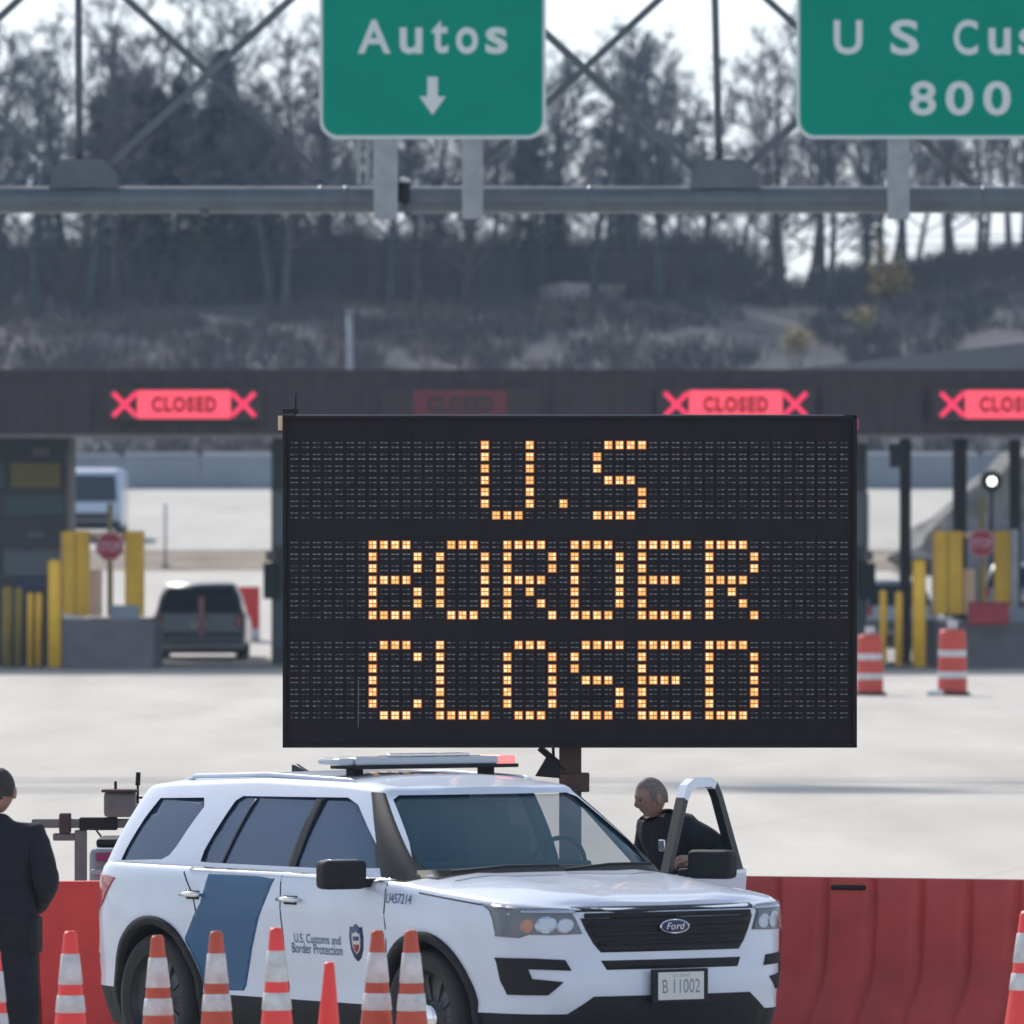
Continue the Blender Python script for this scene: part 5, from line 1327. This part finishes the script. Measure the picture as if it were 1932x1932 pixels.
E = [('pelvis', 'waist'), ('waist', 'chest'), ('chest', 'upper'), ('upper', 'collar'), ('collar', 'neck'), ('pelvis', 'hipL'), ('hipL', 'kneeL'), ('kneeL', 'ankL'), ('ankL', 'toeL'), ('pelvis', 'hipR'), ('hipR', 'kneeR'), ('kneeR', 'ankR'), ('ankR', 'toeR'),
     ('upper', 'shL'), ('shL', 'elL'), ('elL', 'foL'), ('foL', 'wrL'), ('upper', 'shR'), ('shR', 'elR'), ('elR', 'foR'), ('foR', 'wrR')]
pa = at(0, 0, 52)
o1 = figure('person', J, E, (pa.x, 52, 0), R(180-14), 'officer in dark navy uniform standing at the left edge, back turned, arms bent', set())
Rm = head_mesh(o1, (0, -.01, 1.695), R(6), R(6), 1.0); hair_cap(o1, Rm, M['hair'], .0)
hand(o1, (.12, -.22, 1.07), (-.9, -.3, -.2), (0, -.3, 1)); hand(o1, (-.12, -.22, 1.05), (.9, -.3, -.2), (0, -.3, 1))
b = MB(); n = 28; ring = [(.188*math.cos(2*math.pi*k/n), .145*math.sin(2*math.pi*k/n), 1.02) for k in range(n+1)]
b.tube(ring, .022, M['plastic'], 6, cap=False); b.build('belt', parent=o1)
b = MB(); b.box((-.20, .02, .93), (.06, .12, .20), M['plastic'], bevel=.02); b.build('holster', parent=o1)
b = MB(); b.box((.16, .12, 1.0), (.07, .05, .12), M['plastic'], bevel=.01); b.tube([(.17, .13, 1.05), (.17, .13, 1.14)], .007, M['plastic'], 6); b.build('radio', parent=o1)

# officer behind the open door
loc = MC @ Vector((-2.42, 1.66, 0)) + Vector((.09, 0, 0))
J2 = {'pelvis': ((0, .02, .92), (.16, .13)), 'waist': ((0, -.02, 1.05), (.165, .13)), 'chest': ((0, -.08, 1.23), (.20, .15)), 'upper': ((0, -.14, 1.34), (.165, .12)), 'collar': ((0, -.18, 1.42), (.075, .075)), 'neck': ((0, -.21, 1.465), (.056, .058)),
      'hipL': ((.10, .02, .84), (.11, .12)), 'kneeL': ((.12, -.04, .47), (.080, .085)), 'ankL': ((.13, .05, .10), (.062, .065)), 'toeL': ((.14, -.10, .05), (.048, .045)),
      'hipR': ((-.10, .02, .84), (.11, .12)), 'kneeR': ((-.12, -.02, .47), (.080, .085)), 'ankR': ((-.13, .08, .10), (.062, .065)), 'toeR': ((-.14, -.08, .05), (.048, .045)),
      'shL': ((.19, -.12, 1.37), (.085, .085)), 'elL': ((.33, .06, 1.24), (.066, .066)), 'foL': ((.36, -.06, 1.20), (.054, .054)), 'wrL': ((.36, -.20, 1.19), (.038, .038)),
      'shR': ((-.19, -.14, 1.37), (.085, .085)), 'elR': ((-.27, -.14, 1.12), (.064, .064)), 'foR': ((-.24, -.26, 1.08), (.052, .052)), 'wrR': ((-.20, -.36, 1.06), (.038, .038))}
o2 = figure('person', J2, E, loc, R(-58), 'grey haired officer in dark uniform leaning on the open car door, looking down', {'neck'})
Rm = head_mesh(o2, (0, -.245, 1.545), R(-8), R(14), .98); hair_cap(o2, Rm, M['hairgrey'], .0, .003)
hand(o2, (.36, -.20, 1.19), (-.1, -1, -.05), (0, 0, 1)); hand(o2, (-.20, -.36, 1.06), (.2, -.9, -.2), (0, 0, 1))
b = MB(); b.box((.10, -.235, 1.27), (.06, .015, .07), M['chrome'], bevel=.006); b.build('badge', parent=o2)
b = MB(); ring = [(.175*math.cos(2*math.pi*k/n), .02+.145*math.sin(2*math.pi*k/n), .97) for k in range(n+1)]; b.tube(ring, .022, M['plastic'], 6, cap=False); b.build('belt', parent=o2)

# ------------------------------------------------------------------ cones, barriers, equipment
def cone(x, ytip, D, m, H, label, bands=True, wide=1.0):
    p = at(x, ytip, D); e = empty('traffic_cone', (p.x, D, 0), random.uniform(-.3, .3), label, 'traffic cone', 'traffic cones in front of the SUV'); h = p.z
    rt_, rb_ = .031*wide, .150*wide; k = h/.98
    def r(z): return rb_ + (rt_-rb_)*((z/h)**.93)
    zz = [.04, h*.30, h*.30]
    t1, t2, t3, t4 = h-.112, h-.265, h-.318, h-.405
    b = MB(); b.lathe([(r(.03), .03), (r(h*.3), h*.3), (r(t4), t4)] if bands else [(r(.03), .03), (r(h*.5), h*.5), (r(h-.05), h-.05), (rt_*1.05, h-.01), (rt_*.8, h), (rt_*.55, h-.004)], M[m], 32)
    if bands:
        b.lathe([(r(t3), t3), (r(t2), t2)], M[m], 32)
        b.lathe([(r(t1), t1), (r(h-.05), h-.05), (rt_*1.12, h-.045), (rt_*1.12, h-.02), (rt_, h-.012), (rt_*.82, h), (rt_*.55, h-.004)], M[m], 32)
    b.build('cone_body', parent=e)
    if bands:
        for a, c in ((t4, t3), (t2, t1)):
            b = MB(); b.lathe([(r(a), a), (r(a)+.0035, a+.003), (r(c)+.0035, c-.003), (r(c), c)], M['reflect'], 32); b.build('reflective_band', parent=e)
    e.rotation_euler.x = random.uniform(-.02, .02); e.rotation_euler.y = random.uniform(-.012, .012)
    b = MB(); b.box((0, 0, .02), (.36, .36, .035), M['rubber'], bevel=.012); b.build('base', parent=e)
cone(-14, 1790, 48.2, 'cone_r', 1, 'red cone at the very left edge, mostly cut off by the photo')
cone(134, 1757, 48.6, 'cone_r', 1, 'bright red cone with white bands in front of the left barrier')
cone(301, 1765, 49.6, 'cone_o', 1, 'faded cone with white bands in front of the rear wheel')
cone(411, 1757, 49.4, 'cone_o', 1, 'faded cone with white bands in front of the blue door stripe')
cone(525, 1750, 48.0, 'cone_r', 1, 'bright red banded cone in front of the front passenger door')
cone(618, 1815, 48.3, 'cone_r', 1, 'small plain red cone without white bands', False, .78)
cone(708, 1755, 49.4, 'cone_o', 1, 'faded banded cone just left of the front wheel')
cone(779, 1755, 49.2, 'cone_o', 1, 'faded banded cone in front of the front wheel')
cone(1942, 1719, 50.0, 'cone_r', 1, 'bright red banded cone at the right edge of the photo', True, 1.4)

def water_barrier(x0, x1, D0, D1, H, m, label, grooves=True):
    a = Vector(((x0-966)/F*D0, D0, 0)); c = Vector(((x1-966)/F*D1, D1, 0)); d = c-a; Ln = d.length; e = empty('plastic_barrier', (a+c)/2, math.atan2(d.y, d.x), label, 'barrier', 'red plastic water filled barriers')
    prof = [(0, .30), (.12, .30), (.22, .26), (.34, .17), (.48, .135), (.75, .115), (H-.04, .10), (H, .075)]
    n = int(Ln/.02); vs = []; rows = []
    for side in (-1, 1):
        for i in range(n+1):
            x = -Ln/2+Ln*i/n
            for j, (z, hw) in enumerate(prof):
                sh = .10*max(0, (.55-z))**1.2*2 ; u = ((x+sh)/.30) % 1; gr = .045*math.exp(-((u-.5)/.10)**2) if grooves and .05 < z < H-.02 else 0
                vs.append((x, side*(hw-gr), z))
    P_ = len(prof); fs = []
    for s_ in (0, 1):
        o = s_*(n+1)*P_
        for i in range(n):
            for j in range(P_-1): fs.append((o+i*P_+j, o+(i+1)*P_+j, o+(i+1)*P_+j+1, o+i*P_+j+1))
    o = (n+1)*P_
    for i in range(n): fs.append((i*P_+P_-1, (i+1)*P_+P_-1, o+(i+1)*P_+P_-1, o+i*P_+P_-1))
    for i in (0, n): fs.append(tuple([i*P_+j for j in range(P_)]+[o+i*P_+j for j in range(P_-1, -1, -1)]))
    b = MB(); b.add(vs, fs, M[m], True); ob = b.build('shell', parent=e); sharp(ob, 50)
    b = MB(); b.box((-Ln/2+.72, -.100, H-.055), (.22, .03, .03), M['plastic'], bevel=.012); b.build('lift_slot', parent=e)
    b = MB(); b.box((Ln/2+.012, 0, H*.5), (.02, .12, H*.8), M[m], bevel=.008); b.build('end_lug', parent=e)
water_barrier(1395, 2010, 58.6, 57.9, 1.015, 'barr2', 'shade-toned dark red ribbed barrier right of the SUV')
water_barrier(2014, 2600, 57.9, 57.0, 1.015, 'barr2', 'shade-toned red barrier just beyond the right edge')
water_barrier(-520, 66, 60.6, 60.2, .95, 'barr', 'bright orange red barrier behind the officer at the left edge')
water_barrier(70, 640, 60.2, 60.5, .93, 'barr', 'bright orange red barrier between the left officer and the SUV', False)

# small orange flag by the car's far corner
p = at(1436, 1716, 56.5); e = empty('orange_flag', (p.x, 56.5, 0), 0, 'small orange flag on a wire stake beyond the right front corner of the SUV', 'flag')
b = MB(); b.tube([(0, 0, 0), (0, 0, p.z-.02), (-.01, 0, p.z+.05)], .007, M['steel'], 6); b.build('stake', parent=e)
b = MB(); b.prism([(-.02, p.z+.06), (.03, p.z+.045), (.10, p.z+.0), (.085, p.z-.025), (.02, p.z+.01), (-.02, p.z+.02)], 'Y', -.006, .006, M['amber2'] if 'amber2' in M else M['cone_r']); b.build('cloth', parent=e)

# equipment mast with arm behind the left barrier
D = 64.0; k = D/F; g = gz(0, D); p = at(160, 0, D); e = empty('arrow_board_frame', (p.x, D, g), 0, 'rusty equipment frame with a grey box, arm and antenna behind the left barrier', 'equipment frame')
def q(x, y): return ((x-160)*k, at(0, y, D).z-g)
def bx(nm, x0, y0, x1, y1, m, d=.12, y=0, bev=.012, par=None):
    a, c = q(x0, y1), q(x1, y0); b = MB(); b.box(((a[0]+c[0])/2, y, (a[1]+c[1])/2), (c[0]-a[0], d, c[1]-a[1]), m, bevel=bev); return b.build(nm, parent=par or e)
bx('post', 141, 1566, 164, 1990, M['machine'], .10); bx('arm', 60, 1545, 262, 1562, M['machine'], .10, .01); bx('arm_cover', 150, 1542, 222, 1566, M['plastic'], .13)
bx('clamp', 112, 1534, 134, 1572, M['rust']); bx('bracket', 100, 1572, 142, 1586, M['machine'], .08); hb = bx('control_box', 197, 1493, 257, 1541, M['machine'], .25, 0, .03)
bx('box_lid', 193, 1489, 261, 1494, M['rust'], .28, 0, .004, hb)
b = MB(); a = q(260, 1482); c = q(261, 1457); b.tube([(a[0], 0, a[1]-.12), (a[0], 0, a[1])], .008, M['plastic'], 6); b.tube([(a[0], 0, a[1]), (c[0], 0, c[1])], [.016, .016], M['plastic'], 10); b.build('antenna', parent=hb)
b = MB(); a = q(218, 1490); c = q(218, 1474); b.tube([(a[0], 0, a[1]), (c[0], 0, c[1])], .010, M['plastic'], 6); b.build('short_antenna', parent=hb)
b = MB(); a = q(258, 1505); 
for y in (1505, 1520): 
    a = q(258, y); b.box((a[0]+.035, 0, a[1]), (.07, .05, .014), M['plastic'], bevel=.004)
b.build('hinge', parent=hb)
b = MB(); a = q(182, 1566); c = q(200, 1590); b.tube([(a[0], -.03, a[1]), (c[0], -.03, c[1])], .007, M['plastic'], 6); b.build('cable', parent=e)
bx('foot_plate', 120, 1985, 190, 1996, M['machine'], .5)
# low trailer cabinet behind it
D = 62.6; k = D/F; g = gz(0, D); p = at(215, 0, D); e = empty('equipment_trailer', (p.x, D, g), 0, 'low grey trailer cabinet with a purple red lamp behind the rear of the SUV', 'trailer')
def q(x, y): return ((x-215)*k, at(0, y, D).z-g)
def bx(nm, x0, y0, x1, y1, m, d=.12, y=0, bev=.012, par=None):
    a, c = q(x0, y1), q(x1, y0); b = MB(); b.box(((a[0]+c[0])/2, y, (a[1]+c[1])/2), (c[0]-a[0], d, c[1]-a[1]), m, bevel=bev); return b.build(nm, parent=par or e)
bx('cabinet', 168, 1600, 330, 1840, M['wallgrey'], .9, .45, .05); bx('lid', 180, 1584, 325, 1600, M['plastic'], .8, .5, .02)
M['purple'] = mat('purple_red_lens', (.16, .02, .10), .3)
bx('lamp', 180, 1607, 236, 1624, M['purple'], .05, -.02, .01); bx('rail', 172, 1640, 330, 1650, M['alu'], .05, -.03, .01)
for s in (-1, 1):
    b = MB(); b.lathe([(0, -.09), (.2, -.1), (.29, -.09), (.31, 0), (.29, .09), (.2, .1), (0, .09)], M['rubber'], 24, (.2+s*.42, .45, .31), 'X'); b.build('wheel', parent=e)


# ------------------------------------------------------------------ the air
def haze(density):
    b = MB(); b.box((0, 470, 23), (1000, 1160, 56))
    m = bpy.data.materials.new('air'); m.use_nodes = True; t = m.node_tree
    for n in list(t.nodes): t.nodes.remove(n)
    o = t.nodes.new('ShaderNodeOutputMaterial'); v = t.nodes.new('ShaderNodeVolumePrincipled')
    v.inputs['Color'].default_value = (.58, .76, 1, 1); v.inputs['Density'].default_value = density; v.inputs['Anisotropy'].default_value = .2
    t.links.new(v.outputs[0], o.inputs['Volume'])
    h = b.build('haze', m); tag(h, 'thin pale blue air that fades the hillside', 'haze', kind='stuff'); return h
haze(.0002)
